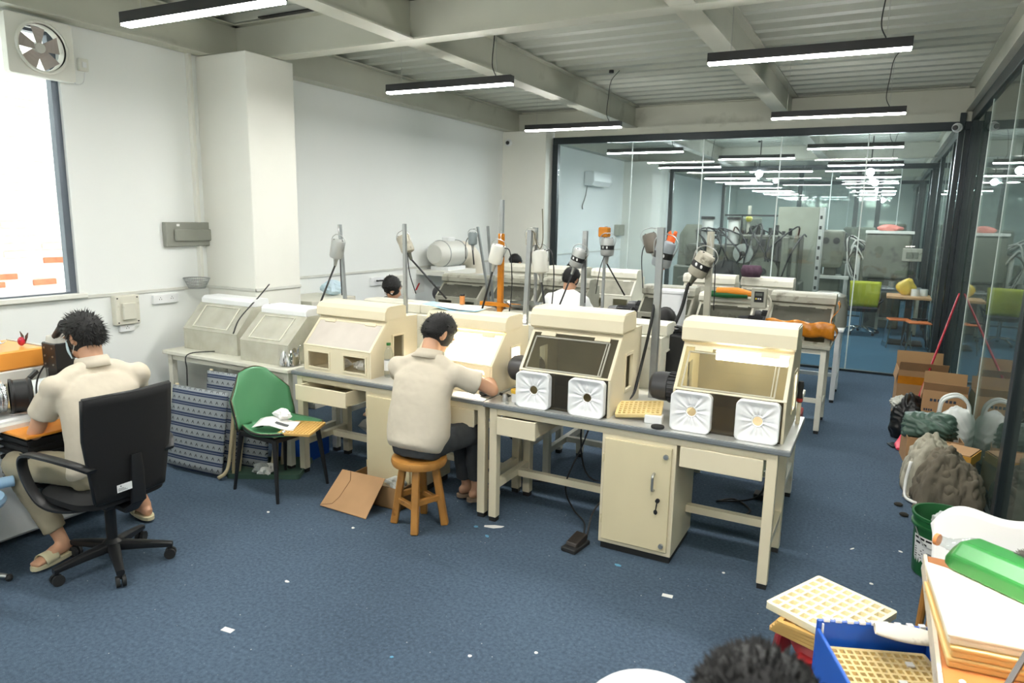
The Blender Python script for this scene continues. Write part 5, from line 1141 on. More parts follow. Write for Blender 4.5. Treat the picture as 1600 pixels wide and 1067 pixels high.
o = G().grid(10, 6, lambda a, b: V((-.1+.2*a, -.07+.14*b, .004+.01*math.sin(a*7)*b))).build('scrap_sheet', mat('kraft scrap', '#c9b27c', .8), smooth=True, sol=.002); o.location = (-4.45, 2.12, .805); tag(o, 'crumpled kraft paper scrap behind the foil duct', 'paper')
# corner of another chair at the frame edge
t = thing('second_chair', 'edge of another chair at the left border, blue-white arm and metal foot', 'chair', (-4.05, 1.62, 0))
G().tube(curve([(-.06, .08, .47), (-.02, .2, .49), (.0, .26, .49)]), .03, 12).build('armrest', mat('pale blue plastic', '#9fc3e0', .4), t, smooth=True); G().lathe([(.19, .42), (.2, .44), (.19, .46)], n=24).build('seat', mat('pale blue plastic', '#9fc3e0', .4), t, smooth='auto')
G().cyl((0, 0, .06), (0, 0, .42), .025, n=12).build('seat_post', M_steel, t)
for k in range(5):
    a = math.radians(44+72*k); G().tube([(0, 0, .08), (.17*math.cos(a), .17*math.sin(a), .03)], .012, 8).build('foot_leg', M_steel, t); G().ball((.18*math.cos(a), .18*math.sin(a), .02), .02, n=8).build('foot_cap', M_rub, t)

# ------------------------------------------------------------ right side pile along the glass
def carton(name, label, x, y, z, w_, d, h, rz=0, flaps=True, m=M_card, tilt=0, marks=None):
    t = thing(name, label, 'box', (x, y, z), 0, None); t.rotation_euler = (tilt, 0, rz)
    G().plate([rect(-w_/2, w_/2, -d/2, d/2), rect(-w_/2+.005, w_/2-.005, -d/2+.005, d/2-.005)], lambda u, v, q: V((u, v, q)), 0, h).build('carton_wall', m, t)
    G().box(-w_/2+.005, w_/2-.005, -d/2+.005, d/2-.005, 0, .006).build('carton_floor', m, t)
    if flaps:
        for s, a in ((-1, .9), (1, .5)):
            G().plate([rect(-w_/2, w_/2, 0, d*.42)], lambda u, v, q: V((u, s*(d/2+v*math.sin(a)*.6), h+v*math.cos(a)+q)), 0, .004).build('flap', M_cardi if s > 0 else m, t)
        for s in (-1, 1): G().plate([rect(-d/2, d/2, 0, w_*.3)], lambda u, v, q: V((s*(w_/2+v*.15), u, h-v*.95+q)), 0, .004).build('side_flap', m, t)
    return t
t = carton('carton', 'tall open cardboard carton with orange tape at the back of the aisle pile', .47, 8.05, 0, .42, .36, .52, .05)
G().box(-.21, .21, -.1815, -.1803, .38, .46).build('orange_tape', M_tape, t)
t = carton('carton', 'cardboard carton with printed marks on its front, standing before the taped carton', 0.63, 7.25, .0, .34, .30, .50, -.05, flaps=True)
g = G()
for k in range(7): g.box(-.11+k*.03, -.09+k*.03, -.1535, -.1505, .40, .425)
for k in range(4): g.box(-.15+k*.018, -.138+k*.018, -.1535, -.1505, .31, .33)
for k in range(6): g.box(-.16+k*.035, -.13+k*.035, -.1535, -.1505, .03, .07+(k % 2)*.04)
g.build('printed_marks', mat('dark blue print', '#39404d', .8), t)
carton('carton', 'low cardboard carton holding the dark green bag', .52, 6.55, 0, .40, .34, .24, .1, flaps=False)
t = carton('parcel', 'yellow-brown padded parcel lying on the pile behind the grey cloth', .60, 6.02, .22, .36, .26, .07, -.35, flaps=False, m=mat('yellow kraft', '#c8963e', .7)); G().box(-.17, .17, -.125, .125, .065, .07).build('parcel_lid', M_card, t)
bx('flap_edge', -.02, .17, -.128, .128, .071, .078, M_card, t)
carton('carton', 'cardboard carton under the yellow-brown parcel', .60, 6.1, 0, .36, .3, .21, -.2, flaps=False)
def blob(name, label, cat, c, r, m, seed=0, sc_=(1, 1, 1), amp=.18, n=40, sol=0, freq=3):
    rn = random.Random(seed); ph = [rn.uniform(0, 6) for _ in range(8)]
    def f(a, b):
        th = PI*b; p = 2*PI*a; x, y, z = math.sin(th)*math.cos(p), math.sin(th)*math.sin(p), math.cos(th)
        k = 1+amp*(math.sin(freq*x+ph[0]+1.5*math.sin(freq*z+ph[1]))*.6+.45*math.sin(freq*2.1*y+ph[2]+2*math.sin(freq*x+ph[3]))+.35*abs(math.sin(freq*3.3*z+ph[4]+2*math.sin(2*freq*x*y+ph[5])))+.2*math.sin(freq*6*(x+z)+ph[6]+2*math.sin(freq*3*y)))
        return V((r*k*x*sc_[0], r*k*y*sc_[1], max(r*k*(z*sc_[2]), -c[2]+.002)))
    o = G().grid(n*2+1, n+1, f).build(name, m, smooth=True); o.location = c; tag(o, label, cat); return o
blob('black_bag', 'black plastic rubbish bag slumped left of the printed carton', 'bag', (.36, 7.25, .17), .17, mat('black bag film', '#141516', .3, bump=.5, bs=18), 3, (.8, 1, 1.1), .25)
blob('white_rag', 'white rag hanging over the black rubbish bag', 'rag', (.30, 7.42, .26), .08, mat('old white rag', '#c9c9c0', .8), 4, (1, 1, .9), .3)
blob('green_bag', 'dark green plastic bag in the low carton', 'bag', (.50, 6.55, .30), .17, mat('dark green film', '#4c6257', .3, bump=.5, bs=16), 5, (1.15, .95, .75), .22)
t = blob('shopping_bag', 'white plastic shopping bag with upright handles against the glass', 'bag', (.68, 6.72, .23), .17, mat('white bag film', '#dcdfdc', .35, bump=.4, bs=12), 6, (.85, 1, 1.3), .12)
for s in (-1, 1): G().tube(curve([(-.12, s*.05, .15), (-.10, s*.05, .28), (0, s*.05, .33), (.08, s*.05, .27), (.10, s*.05, .15)]), .012, 6).build('bag_handle', MC['white bag film'], t, smooth=True)
def drape(name, label, cat, cx, cy, hx, hy, h, m, seed, n=64, skirt=.06, folds=1.):
    rn = random.Random(seed); W = [(rn.uniform(4, 16), rn.uniform(-14, 14), rn.uniform(0, 6), rn.uniform(.4, 1)) for _ in range(7)]
    def f(a, b):
        u, v = a*2-1, b*2-1; r = min(1, (abs(u)**3+abs(v)**3)**(1/3)); base = h*(1-r**2.6)**.6 if r < 1 else 0
        w = sum(k*(1-abs(math.sin(p*u*.5+q*v*.5+s+1.2*math.sin(3*v+s))))**2.2 for p, q, s, k in W)*.028*folds
        rr = 1+.05*math.sin(9*math.atan2(v, u)+seed)
        return V((hx*u*rr, hy*v*rr, max(.004, base*(1+.12*math.sin(4*u+seed))+w*(1-r*.5)*(1 if r < .97 else .3))))
    o = G().grid(n, n, f).build(name, m, smooth=True, sol=.008); o.location = (cx, cy, 0)
    tx = bpy.data.textures.new('folds', 'CLOUDS'); tx.noise_scale = .12; tx.noise_basis = 'VORONOI_F2_F1'; q = o.modifiers.new('f', 'DISPLACE'); q.texture = tx; q.strength = .10; q.mid_level = .3; q.direction = 'NORMAL'
    q = o.modifiers.new('sm', 'SMOOTH'); q.iterations = 3
    tag(o, label, cat); return o
drape('grey_jacket', 'brownish grey jacket heaped on the pile in front of the parcel, dark side', 'jacket', .58, 5.62, .22, .26, .33, mat('brown grey cloth', '#6c6557', .95, var=.15, vs=3, bump=.4, bs=30), 3, folds=1.0)
drape('grey_blanket', 'light grey hooded cloth lying over the left of the heap', 'cloth', .50, 5.82, .20, .26, .36, mat('light grey cloth', '#a9a594', .95, var=.12, vs=3, bump=.4, bs=30, col2='#6f6a5c', thr=.6), 9, folds=.9)
o = G().tube(curve([(.34, 5.62, .26), (.32, 5.58, .14), (.32, 5.52, .03), (.36, 5.45, .02), (.42, 5.42, .02)]), .011, 8).build('white_strap', M_paper, smooth=True); tag(o, 'white strap trailing from the light grey cloth to the carpet', 'strap')
t = thing('mop', 'red mop handle leaning on the glass wall with a pink scoop head on the carpet', 'mop', (.33, 6.95, 0))
d = V((.47, 2.1, 1.22)); G().cyl((0.02, .05, .12), d, .011, n=10).build('handle', mat('dark red tube', '#a3162a', .35), t, smooth='auto')
G().loft([((0, -.22, .02), (.05, 0, 0), (0, .0, .012), .8), ((0, -.12, .03), (.065, 0, 0), (0, 0, .022), .8), ((.01, -.02, .05), (.045, 0, 0), (0, 0, .03), .8), ((.02, .06, .13), (.016, 0, 0), (0, 0, .016), 1)], 16).build('scoop_head', mat('pink red plastic', '#e0405c', .35), t, smooth='auto')
G().plate([[(-.06, -.16), (-.1, -.06), (-.05, .0), (.0, -.12)]], lambda u, v, q: V((u-.02, v, .01+q)), 0, .006).build('scoop_blade', M_dark, t)
t = thing('bucket', 'dark green plastic bucket with a white printed label and a bag inside', 'bucket', (.47, 4.38, 0), .2)
G().lathe([(.135, 0), (.14, .005), (.155, .28), (.168, .285), (.17, .30), (.16, .305), (.163, .335), (.172, .34), (.172, .355), (.16, .355), (.15, .30), (.132, .01), (0, .01)], n=44).build('bucket_wall', M_gplast, t, smooth='auto')
def lab(a, b): an = math.radians(188+50*a); r = .1385+.0148*(.05+.22*b)/.28+.002; return V((r*math.cos(an), r*math.sin(an), .07+.17*b))
lo = G().grid(9, 5, lab).build('paper_label', M_paper, t, smooth=True)
g = G()
def strip(a0, a1, b0, b1): 
    q = [lab(a, b)*1 for a, b in ((a0, b0), (a1, b0), (a1, b1), (a0, b1))]; q = [V((p.x*1.01, p.y*1.01, p.z)) for p in q]; g.add(q, [(0, 1, 2, 3)])
for k, (a0, a1, b) in enumerate(((.1, .3, .88), (.35, .6, .88), (.65, .9, .88), (.15, .4, .72), (.5, .7, .72), (.1, .6, .55), (.1, .5, .47), (.1, .55, .39), (.1, .45, .31), (.1, .5, .23))): strip(a0, a1, b, b+(.07 if k < 5 else .03))
for k in range(12): strip(.72, .92, .1+k*.035, .1+k*.035+.02)
g.build('printed_text', M_black, lo)
G().tube(curve([(-.165, 0, .30), (-.12, -.13, .20), (0, -.185, .24), (.12, -.13, .28), (.165, 0, .30)]), .003, 6).build('bail_handle', M_steel, t, smooth=True)
blob('plastic_bag', 'clear crumpled plastic bag inside the green bucket', 'bag', (.49, 4.40, .26), .10, G_bag, 12, (1, 1, .8), .25)

# ------------------------------------------------------------ foreground right: stool, crate, work table
t = thing('plastic_stool', 'dark red plastic stool carrying the stack of cream trays', 'stool', (-.03, 2.80, 0), .35)
G().loft([((0, 0, .30), (.145, 0, 0), (0, .145, 0), .6), ((0, 0, .34), (.135, 0, 0), (0, .135, 0), .6), ((0, 0, .36), (.12, 0, 0), (0, .12, 0), .65)], 32).build('seat', M_red, t, smooth='auto')
for sx_ in (-1, 1):
    for sy_ in (-1, 1): G().loft([((sx_*.125, sy_*.125, .32), (.035, 0, 0), (0, .035, 0), .6), ((sx_*.165, sy_*.165, 0), (.028, 0, 0), (0, .028, 0), .6)], 12).build('leg', M_red, t, smooth='auto')
for k in range(4): wax_tray(['thin amber tray at the bottom of the stack on the red stool', 'thin amber tray second from the bottom on the red stool', 'thin amber tray third from the bottom on the red stool', 'thin amber tray just under the big cream tray'][k], (-.045+.006*k, 2.80-.004*k, .361+.0165*k), -.36+.03*k, 6, 6, .31, .34, h=.0155, m=mat('amber tray plastic', '#d3ab63', .45), group='thin amber trays on the red stool')
wax_tray('big cream tray with shallow square cells on top of the stack beside the bench foot', (-.038, 2.82, .430), -.47, 8, 7, .335, .375, h=.03, m=M_pale, hole=.70)
t = thing('blue_crate', 'blue plastic crate with a white rim, yellow tray lying in it', 'crate', (.163, 2.40, .38), .38)
G().box(-.19, .19, .155, .167, 0, .20).build('crate_wall', M_blue, t, bev=.003); G().box(-.19, -.178, -.2, .155, 0, .17).build('crate_wall', M_blue, t, bev=.003)
G().box(.178, .19, -.2, .155, 0, .17).build('crate_wall', M_blue, t, bev=.003); G().box(-.19, .19, -.212, -.2, 0, .17).build('crate_wall', M_blue, t, bev=.003)
G().box(-.178, .178, -.2, .155, 0, .01).build('crate_floor', M_blue, t); 
g = G()
for k in range(9): g.box(-.17+k*.04, -.15+k*.04, .150, .168, .197, .206)
g.build('rim_studs', M_wplast, t); G().bar((-.172, .15, .02), (-.172, .15, .19), .006).build('white_edge', M_wplast, t)
for sx_ in (-1, 1):
    for y in (-.15, .1): pass
t = plain_table('low_stand', 'low cream stand under the blue crate', -.0, .25, 2.22, 2.5, .378, M_cream, M_cream, cat='stand')
wax_tray('yellow compartment tray filled with small parts, lying in the blue crate', (.168, 2.385, .475), .38, 12, 9, .33, .29, h=.024, m=M_yel, hole=.68)
bx('tray_rest', -.155, .155, -.14, .14, -.085, -.001, M_yel, [o for o in bpy.data.objects if o.name.startswith('sorting_tray')][-1])
g = G(); rn = random.Random(5)
for k in range(150):
    i, j = rn.randint(0, 6), rn.randint(0, 8)
    x, y = -.165+.01+.0258*(i+.5), -.145+.01+.03*(j+.5); x += rn.uniform(-.006, .006); y += rn.uniform(-.007, .007); s = rn.uniform(.0015, .003); g.box(x-s, x+s, y-s*1.5, y+s*1.5, .009, .009+s*2)
T_ = Matrix.Translation((.168, 2.385, .475)) @ Matrix.Rotation(.38, 4, 'Z'); g.v = [tuple(T_ @ V(v)) for v in g.v]
o = g.build('tiny_parts', mat('tiny metal parts', '#c9b98f', .3, .6)); tag(o, 'tiny metal parts spread in the cells of the yellow tray', 'parts', None, 'stuff')
for i, (x, y) in enumerate(((.22, 2.48), (.20, 2.36))):
    o = G().box(-.012, .012, -.01, .01, 0, .006).build('white_tag', M_paper); o.location = (x, y, .50); o.rotation_euler = (.1, 0, .4); tag(o, ['white paper tag on the far cells of the yellow tray', 'white paper tag on the near cells of the yellow tray'][i], 'tag')
def slip(a, b):
    s = a; w_ = .028+.022*math.sin(PI*min(1, s*1.15))**.6; an = 2*PI*b
    return V((-.10+.20*s, w_*math.cos(an), .013+.015*math.sin(an)*(.9+.4*s)))
o = G().grid(24, 17, slip).build('white_slab', mat('plaster white', '#e6e0d2', .6, col2='#8f8472', thr=.62, vs=9), smooth=True); o.location = (.205, 2.50, .585); o.rotation_euler = (0, 0, .15); tag(o, 'worn white oval slab with a grey edge resting on the crate rim', 'slab')
# work table
t = thing('work_table', 'wooden work table with a peeling white edge at the lower right corner', 'table', (0, 0, 0))
mw = mat('stained table wood', '#b0703c', .45, var=.2, vs=6, col2='#e9d3bb', thr=.55)
G().box(.255, .77, 1.35, 2.80, .73, .762).build('tabletop', mw, t, bev=.004); G().box(.245, .256, 1.35, 2.80, .70, .766).build('edge_strip', mat('peeling white edge', '#cfc4b2', .6, col2='#7c5235', thr=.6, vs=14), t)
for x in (.50, .70):
    for y in (1.4, 2.71): G().box(x, x+.05, y, y+.05, 0, .73).build('leg', M_offw, t)
G().box(.27, .29, 1.4, 2.78, .64, .73).build('apron', mat('cream apron', '#d9cdb5', .6), t)
# thick trays stack
def slabtray(label, z, dx, dy, h=.032, m=M_foam):
    t = thing('thick_tray', label, 'tray', (.40+dx, 2.30+dy, z), 0, 'thick glossy trays on the work table')
    P0 = [(-.165, .215), (.28, .09), (.28, -.17), (-.13, -.225)]
    c = (sum(p[0] for p in P0)/4, sum(p[1] for p in P0)/4)
    G().plate([P0], lambda u, v, q: V((u, v, q)), 0, h*.6).build('tray_base', m, t, bev=.004)
    G().plate([[((x-c[0])*1.02+c[0], (y-c[1])*1.02+c[1]) for x, y in P0]], lambda u, v, q: V((u, v, q)), h*.6, h).build('tray_rim', m, t, bev=.005, seg=2)
slabtray('thick amber-edged tray at the bottom of the stack on the work table', .762, 0, 0, m=mat('honey tray plastic', '#e2bd78', .4))
slabtray('thick amber-edged tray second in the stack on the work table', .795, .004, .0, m=MC['honey tray plastic'])
slabtray('thick glaring white tray on top of the stack on the work table', .828, -.004, .006)
# clear bottle and green plastic housing
t = thing('clear_bottle', 'empty clear plastic bottle lying behind the top white tray', 'bottle', (.345, 2.68, .862), 0); t.rotation_euler = (0, PI/2, -.55)
G().lathe([(.018, -.08), (.018, -.05), (.022, -.045), (.02, -.04), (.05, .02), (.055, .05), (.055, .2), (.04, .215)], n=28).build('bottle_body', G_clear, t, smooth='auto')
G().cyl((0, 0, -.09), (0, 0, -.078), .021, n=18).build('orange_cap', mat('orange cap', '#c9814a', .4), t)
t = thing('green_box', 'bright green facetted plastic housing on top of the white tray under a grey brush', 'plastic housing', (.475, 2.46, .862), -.66)
prof = [(-.085, 0), (.085, 0), (.085, .03), (.05, .085), (-.04, .09), (-.085, .05)]
g = G(); vs = []; 
secs = [(-.20, .7, .5), (-.165, 1, 1), (.20, 1.05, 1.05)]
for x, a, b in secs: vs += [V((x, p[0]*a, p[1]*b)) for p in prof]
n = 6; fs = [(i*n+k, i*n+(k+1) % n, (i+1)*n+(k+1) % n, (i+1)*n+k) for i in range(2) for k in range(n)]+[tuple(range(n)), tuple(range(2*n, 3*n))]
g.add(vs, fs).build('housing_shell', M_gbot, t, bev=.008, seg=2)
g = G(); rn = random.Random(2)
for k in range(70):
    a = rn.uniform(-.5, .5); x = rn.uniform(-.01, .03); g.tube([(x, .02+rn.uniform(-.01, .01), 0.002), (x-.05*math.cos(a), .02+.05*math.sin(a), .012+rn.uniform(-.004, .008))], .0009, 4)
g.loft([((0.0, .02, .004), (0, .012, 0), (0, 0, .008)), ((.12, .0, .006), (0, .014, 0), (0, 0, .010))], 12)
o = g.build('wire_brush', mat('grey bristle', '#5b5753', .6)); o.parent = None; o.location = (.50, 2.46, .952); o.rotation_euler = (0, 0, -.5); tag(o, 'grey bristle brush lying on the green plastic housing', 'brush')
# white chair back behind the table
t = thing('white_chair', 'white moulded plastic chair whose rounded back rises behind the work table', 'chair', (.53, 3.05, 0), 0)
def cbk(a, b):
    s = a*2-1; z = .40+.46*b; hw = .245-.03*(1-b); k = max(0, (b-.72)/.28); hwk = hw*(1-.0*k)
    x = s*hwk; top = .055*(abs(s)**6); z = z-k*top*1.6-(k*.012*math.cos(s*5)); return V((x, .02+.05*(b)-.03*(1-s*s), z))
G().grid(31, 15, cbk).build('backrest', M_wplast, t, smooth=True, sol=.012)
G().grid(9, 7, lambda a, b: V((-.23+.46*a, .0+.40*b, .43+.012*math.sin(PI*a)*-1))).build('seat', M_wplast, t, smooth=True, sol=.02)
for x in (-.2, .2):
    for y in (.03, .36): G().tube([(x, y, .42), (x*1.1, y*1.02, 0)], [.02, .013], 10).build('leg', M_wood, t)
# desk lamp whose black arm enters at the lower right
t = thing('desk_lamp', 'black-armed desk lamp clamped to the work table, its lit head over the trays', 'lamp', (.31, 1.76, .762))
G().box(-.03, .03, -.03, .03, 0, .05).build('lamp_clamp', M_black, t, bev=.004)
G().bar((0, 0, .05), (.155, .35, .155), .012).build('lower_arm', M_black, t); G().bar((.155, .35, .155), (.33, .44, .50), .014).build('upper_arm', M_black, t); G().bar((.33, .44, .50), (.24, .36, .74), .014).build('upper_arm', M_black, t)
h_ = G().box(.12, .36, .25, .47, .735, .765).build('lamp_head', M_wplast, t, bev=.008); G().box(.14, .34, .27, .45, .728, .7345).build('lamp_panel', emit('desk lamp light', '#fff6e8', 40), h_)
for i, (x, y) in enumerate(((.335, 2.0), (.30, 1.95), (.28, 2.03))):
    o = G().ball((0, 0, .006), .014 if i == 0 else .009, .009, .006, n=10).build('white_pellet', M_wplast, smooth=True); o.location = (x+.02, y-.02, .762); tag(o, ['oval white pellet in front of the tray stack on the work table', 'small pellet left of the oval one on the work table', 'small pellet close to the tray stack on the work table'][i], 'pellet')
t = thing('round_chair', 'round white chair back just left of the black-haired head at the bottom edge', 'chair', (-.375, 1.435, 0))
G().lathe([(.0, .83), (.10, .833), (.135, .83), (.15, .815), (.152, .79), (.14, .775), (0, .77)], n=36).build('seat_pad', M_wplast, t, smooth='auto'); G().cyl((0, 0, .05), (0, 0, .77), .025, n=14).build('seat_post', M_steel, t)
for k in range(4):
    a = PI/4+PI/2*k; G().bar((0, 0, .06), (.2*math.cos(a), .2*math.sin(a), .015), .03).build('foot_bar', M_steel, t)

# ------------------------------------------------------------ inner rows details
t = thing('control_box', 'grey inverter control box with display and keypad on the third row', 'control box', (-.99, 6.86, 1.15))
G().box(-.07, .07, 0, .08, 0, .19).build('box_body', M_grey, t, bev=.006); G().box(-.04, .045, -.004, 0, .06, .16).build('display_panel', M_black, t)
G().box(-.03, .03, -.006, -.004, .12, .145).build('display', mat('lcd grey', '#5c625c', .3), t)
for k in range(3): G().box(-.028+.02*k, -.016+.02*k, -.007, -.004, .085, .098).build('key', M_paper if k else mat('yellow key', '#d8c22e', .5), t)
t = thing('white_container', 'white plastic container standing between the grey hoods', 'container', (-1.80, 6.75, .84)); G().loft([((0, 0, 0), (.13, 0, 0), (0, .1, 0), .4), ((0, 0, .42), (.15, 0, 0), (0, .11, 0), .4)], 28).build('container_wall', M_wplast, t, smooth='auto'); G().loft([((0, 0, .42), (.16, 0, 0), (0, .12, 0), .4), ((0, 0, .445), (.16, 0, 0), (0, .12, 0), .4)], 28).build('lid', M_wplast, t, smooth='auto'); G().bar((-.15, -.06, .25), (-.13, -.115, .38), .012).build('handle', M_grayc, t)
t = thing('air_tool', 'green and orange cord-wrapped tool lying on the dusty hood', 'tool', (-1.32, 7.05, 1.245)); G().loft([((-.2, 0, .0), (0, .04, 0), (0, 0, .03)), ((0, 0, .0), (0, .05, 0), (0, 0, .04)), ((.2, 0, .0), (0, .035, 0), (0, 0, .028))], 14).build('green_body', M_gplast, t, smooth='auto')
G().loft([((-.10, 0, .03), (0, .045, 0), (0, 0, .035)), ((.1, 0, .035), (0, .05, 0), (0, 0, .04)), ((.28, 0, .01), (0, .02, 0), (0, 0, .02))], 14).build('orange_wrap', mat('orange cord wrap', '#e08a1e', .6, bump=.6, bs=90), t, smooth='auto')
G().tube(curve([(.28, 0, .01), (.36, -.02, .03), (.42, -.03, -.05), (.40, -.04, -.2), (.36, -.05, -.33)]), .014, 8).build('hose', mat('pale hose', '#c9c5b6', .5), t, smooth=True)
motor(thing('tool_motor', 'black finned motor between the white hose and the tape-covered hood', 'motor', (-1.0, 7.0, .84)), .06, 0, .12, -1)
motor(thing('tool_motor', 'black finned motor beside the square pole on the inner row', 'motor', (-2.30, 7.0, .84)), .0, .10, .10, -1, L=.24, r=.1)
t = thing('tape_wrap', 'orange tape film wrapped round the lower front of the end hood', 'tape', (-.62, 6.9, .84))
G().grid(24, 8, lambda a, b: V((-.29+.60*a, -.03-.02*math.sin(b*3)+.008*math.sin(a*40+b*9), .10+.12*b-.03*a*(1-b)+.01*math.sin(a*17)))).build('tape_film', M_tape, t, smooth=True, sol=.004)
G().grid(6, 14, lambda a, b: V((.30+.03*math.sin(b*9), .0+.22*a+.02*math.sin(b*13), .05+.36*b))).build('tape_film', M_tape, t, smooth=True, sol=.004)
o = G().loft([((0, 0, 0), (.10, 0, 0), (0, .08, 0), .8), ((0, 0, .07), (.12, 0, 0), (0, .10, 0), .8), ((0, 0, .13), (.10, 0, 0), (0, .08, 0), .8)], 20).build('striped_cap', mat('dark striped knit', '#4a3544', .9, var=.3, vs=30), smooth=True); o.location = (-1.30, 8.3, 1.34); tag(o, 'dark striped knitted cap on top of the pale hood behind', 'cap')
t = thing('grey_cover', 'rounded smoky plastic cover on the white table at the row end', 'cover', (-.47, 8.55, .83)); G().loft([((0, 0, 0), (.20, 0, 0), (0, .22, 0), .4), ((0, 0, .22), (.19, 0, 0), (0, .21, 0), .4), ((-.01, 0, .33), (.17, 0, 0), (0, .19, 0), .5), ((-.02, 0, .37), (.11, 0, 0), (0, .13, 0), .7)], 32).build('cover_shell', glass('smoky cover', '#8f948c', dust=.5, dcol='#9a9c92', ior=1.5), t, smooth='auto'); G().box(-.18, .18, -.18, .18, 0, .03).build('cover_base', M_black, t)
o = G().box(-.16, .16, -.12, .12, 0, .36).build('dark_crate', M_rub, bev=.01); o.location = (-1.18, 4.95, .79); tag(o, 'black plastic crate with tangled cables, right of the bowed man', 'crate')
g = G(); rn = random.Random(8)
for k in range(9): g.tube(curve([(rn.uniform(-.12, .12), rn.uniform(-.08, .08), .36+rn.uniform(0, .05)) for _ in range(5)]), .006, 6)
o = g.build('cable_tangle', M_cable, smooth=True); o.location = (-1.18, 4.95, .79); tag(o, 'tangle of black cables on top of the black crate', 'cable', None, 'stuff')
t = thing('label_pot', 'small pot with orange label on the hood top beside the blue folder', 'pot', (-3.05, 4.86, 1.235)); G().cyl((0, 0, 0), (0, 0, .07), .022, n=14).build('pot_body', mat('orange label', '#cf8a4c', .5), t, smooth='auto'); G().cyl((0, 0, .07), (0, 0, .085), .02, n=14).build('lid', M_black, t)
crumple('light blue paper bag on the box by the wall, right of the column', -5.15, 5.6, 1.10, .12, 'paper_bag', mat('pale blue paper', '#c6dbe8', .7))
t = thing('wall_cabinet', 'low off-white cabinet against the wall just right of the column', 'cabinet', (-5.2, 5.35, 0)); G().box(-.28, .28, -.3, .35, 0, 1.10).build('cabinet_body', M_offw, t, bev=.005); G().box(-.27, .27, -.312, -.3, .05, 1.05).build('door', M_offw, t, bev=.003)

# ------------------------------------------------------------ hall beyond the partition
t = thing('split_air_conditioner', 'white wall air conditioner high on the left wall behind the glass', 'air conditioner', (XW, 13.9, 2.78))
G().plate([[(0, -.14), (.17, -.14), (.22, -.05), (.21, .14), (0, .14)]], lambda u, v, w_: V((u, w_, v)), -.5, .5).build('unit_body', M_wplast, t, bev=.015, seg=2); G().box(.12, .19, -.45, .45, -.145, -.135).build('outlet_louvre', M_instr, t)
G().tube(curve([(.05, -.45, -.14), (.04, -.5, -.35), (.03, -.62, -.55), (.03, -.6, -.62)]), .012, 8).build('drain_hose', M_grayc, t, smooth=True)
o = bx('wall_box', XW, XW+.12, 15.3, 15.7, 1.6, 1.85, M_grey, bev=.01); tag(o, 'small grey electrical box on the left wall behind the glass', 'electrical box')
t = thing('grinding_machine', 'large worn grey-green machine with two white cylinders and round wheels behind the glass', 'machine', (-2.15, 13.0, 0))
G().box(-1.15, .95, -.3, .5, 0, .95).build('machine_bed', M_mach, t, bev=.02); G().box(-.10, .90, -.25, .45, .95, 1.75).build('gear_housing', M_mach, t, bev=.03)
G().box(-1.05, -.15, -.2, .4, 1.15, 1.55).build('spindle_housing', M_mach, t, bev=.03); G().box(.62, .74, -.32, -.25, .95, 1.72).build('slide_rail', M_greend, t, bev=.01); G().box(.80, .88, -.32, -.25, .95, 1.72).build('slide_rail', M_greend, t, bev=.01)
for x in (-.72, -.25):
    c = G().cyl((x, 0, 1.55), (x, 0, 2.0), .10, n=20).build('air_cylinder', M_instr, t, smooth='auto'); G().cyl((x, 0, 2.0), (x, 0, 2.05), .125, n=20).build('cylinder_cap', M_black, c); G().cyl((x, 0, 1.5), (x, 0, 1.57), .14, n=20).build('cylinder_foot', M_black, c)
for x, z, r, m in ((.35, 1.12, .24, M_greend), (.0, 1.42, .17, M_steel), (-.25, 1.08, .22, M_black)):
    w_ = G().cyl((x, -.36, z), (x, -.3, z), r, n=32).build('hand_wheel', m, t, smooth='auto'); G().cyl((x, -.40, z), (x, -.35, z), r*.25, n=16).build('wheel_hub', M_black, w_)
for k in range(16):
    a = random.Random(k); x = a.uniform(-.9, .7); G().tube(curve([(x, -.3, a.uniform(1.0, 1.3)), (x+a.uniform(-.3, .3), -.42, a.uniform(1.4, 1.6)), (x+a.uniform(-.3, .3), -.2, a.uniform(1.75, 1.95)), (x+a.uniform(-.2, .4), 0, a.uniform(1.6, 1.8))]), .014, 6).build('hydraulic_hose', M_cable, t, smooth=True)
for k in range(6): G().box(-.05+k*.15, .05+k*.15, -.31, -.25, 1.55, 1.68).build('valve_block', M_greend if k % 2 else M_black, t, bev=.005)
for k in range(5): G().box(-1.0+k*.19, -.88+k*.19, -.31, -.30, .2, .85).build('bed_panel', M_greend if k % 2 else M_black, t, bev=.004)
for x, z0, z1 in ((.12, .98, 1.7), (.48, .98, 1.74), (.56, .98, 1.74), (-.5, .98, 1.5)): G().cyl((x, -.29, z0), (x, -.29, z1), .022, n=8).build('guide_pipe', M_black if x > .5 else M_steel, t)
for k in range(8): G().cyl((-.05+k*.11, -.1, 1.75), (-.05+k*.11, -.1, 1.82+.05*(k % 3)), .03, n=10).build('pipe_fitting', M_black, t)
G().bar((-.4, -.1, 2.08), (.5, -.1, 2.08), .03).build('cross_rail', M_black, t); G().bar((.45, -.1, 1.75), (.45, -.1, 2.08), .025).build('rail_post', M_black, t); G().bar((-.1, -.1, 1.75), (-.1, -.1, 2.08), .025).build('rail_post', M_black, t)
G().tube([(0, 0, 1.75), (0, 0, 2.25)], .03, 10).build('signal_post', M_grey, t); G().ball((.0, 0, 2.02), .06, n=12).build('signal_lamp', mat('yellow lamp', '#c9c24e', .4), t, smooth=True)
t = thing('switch_cabinet', 'tall pale switch cabinet with a slotted white edge behind the big machine', 'cabinet', (-1.4, 13.85, 0))
G().box(-.35, .35, -.2, .2, 0, 2.25).build('cabinet_body', mat('pale grey green enamel', '#a3a696', .5), t, bev=.01); G().box(.35, .42, -.21, .2, 0, 2.25).build('cabinet_edge', M_instr, t)
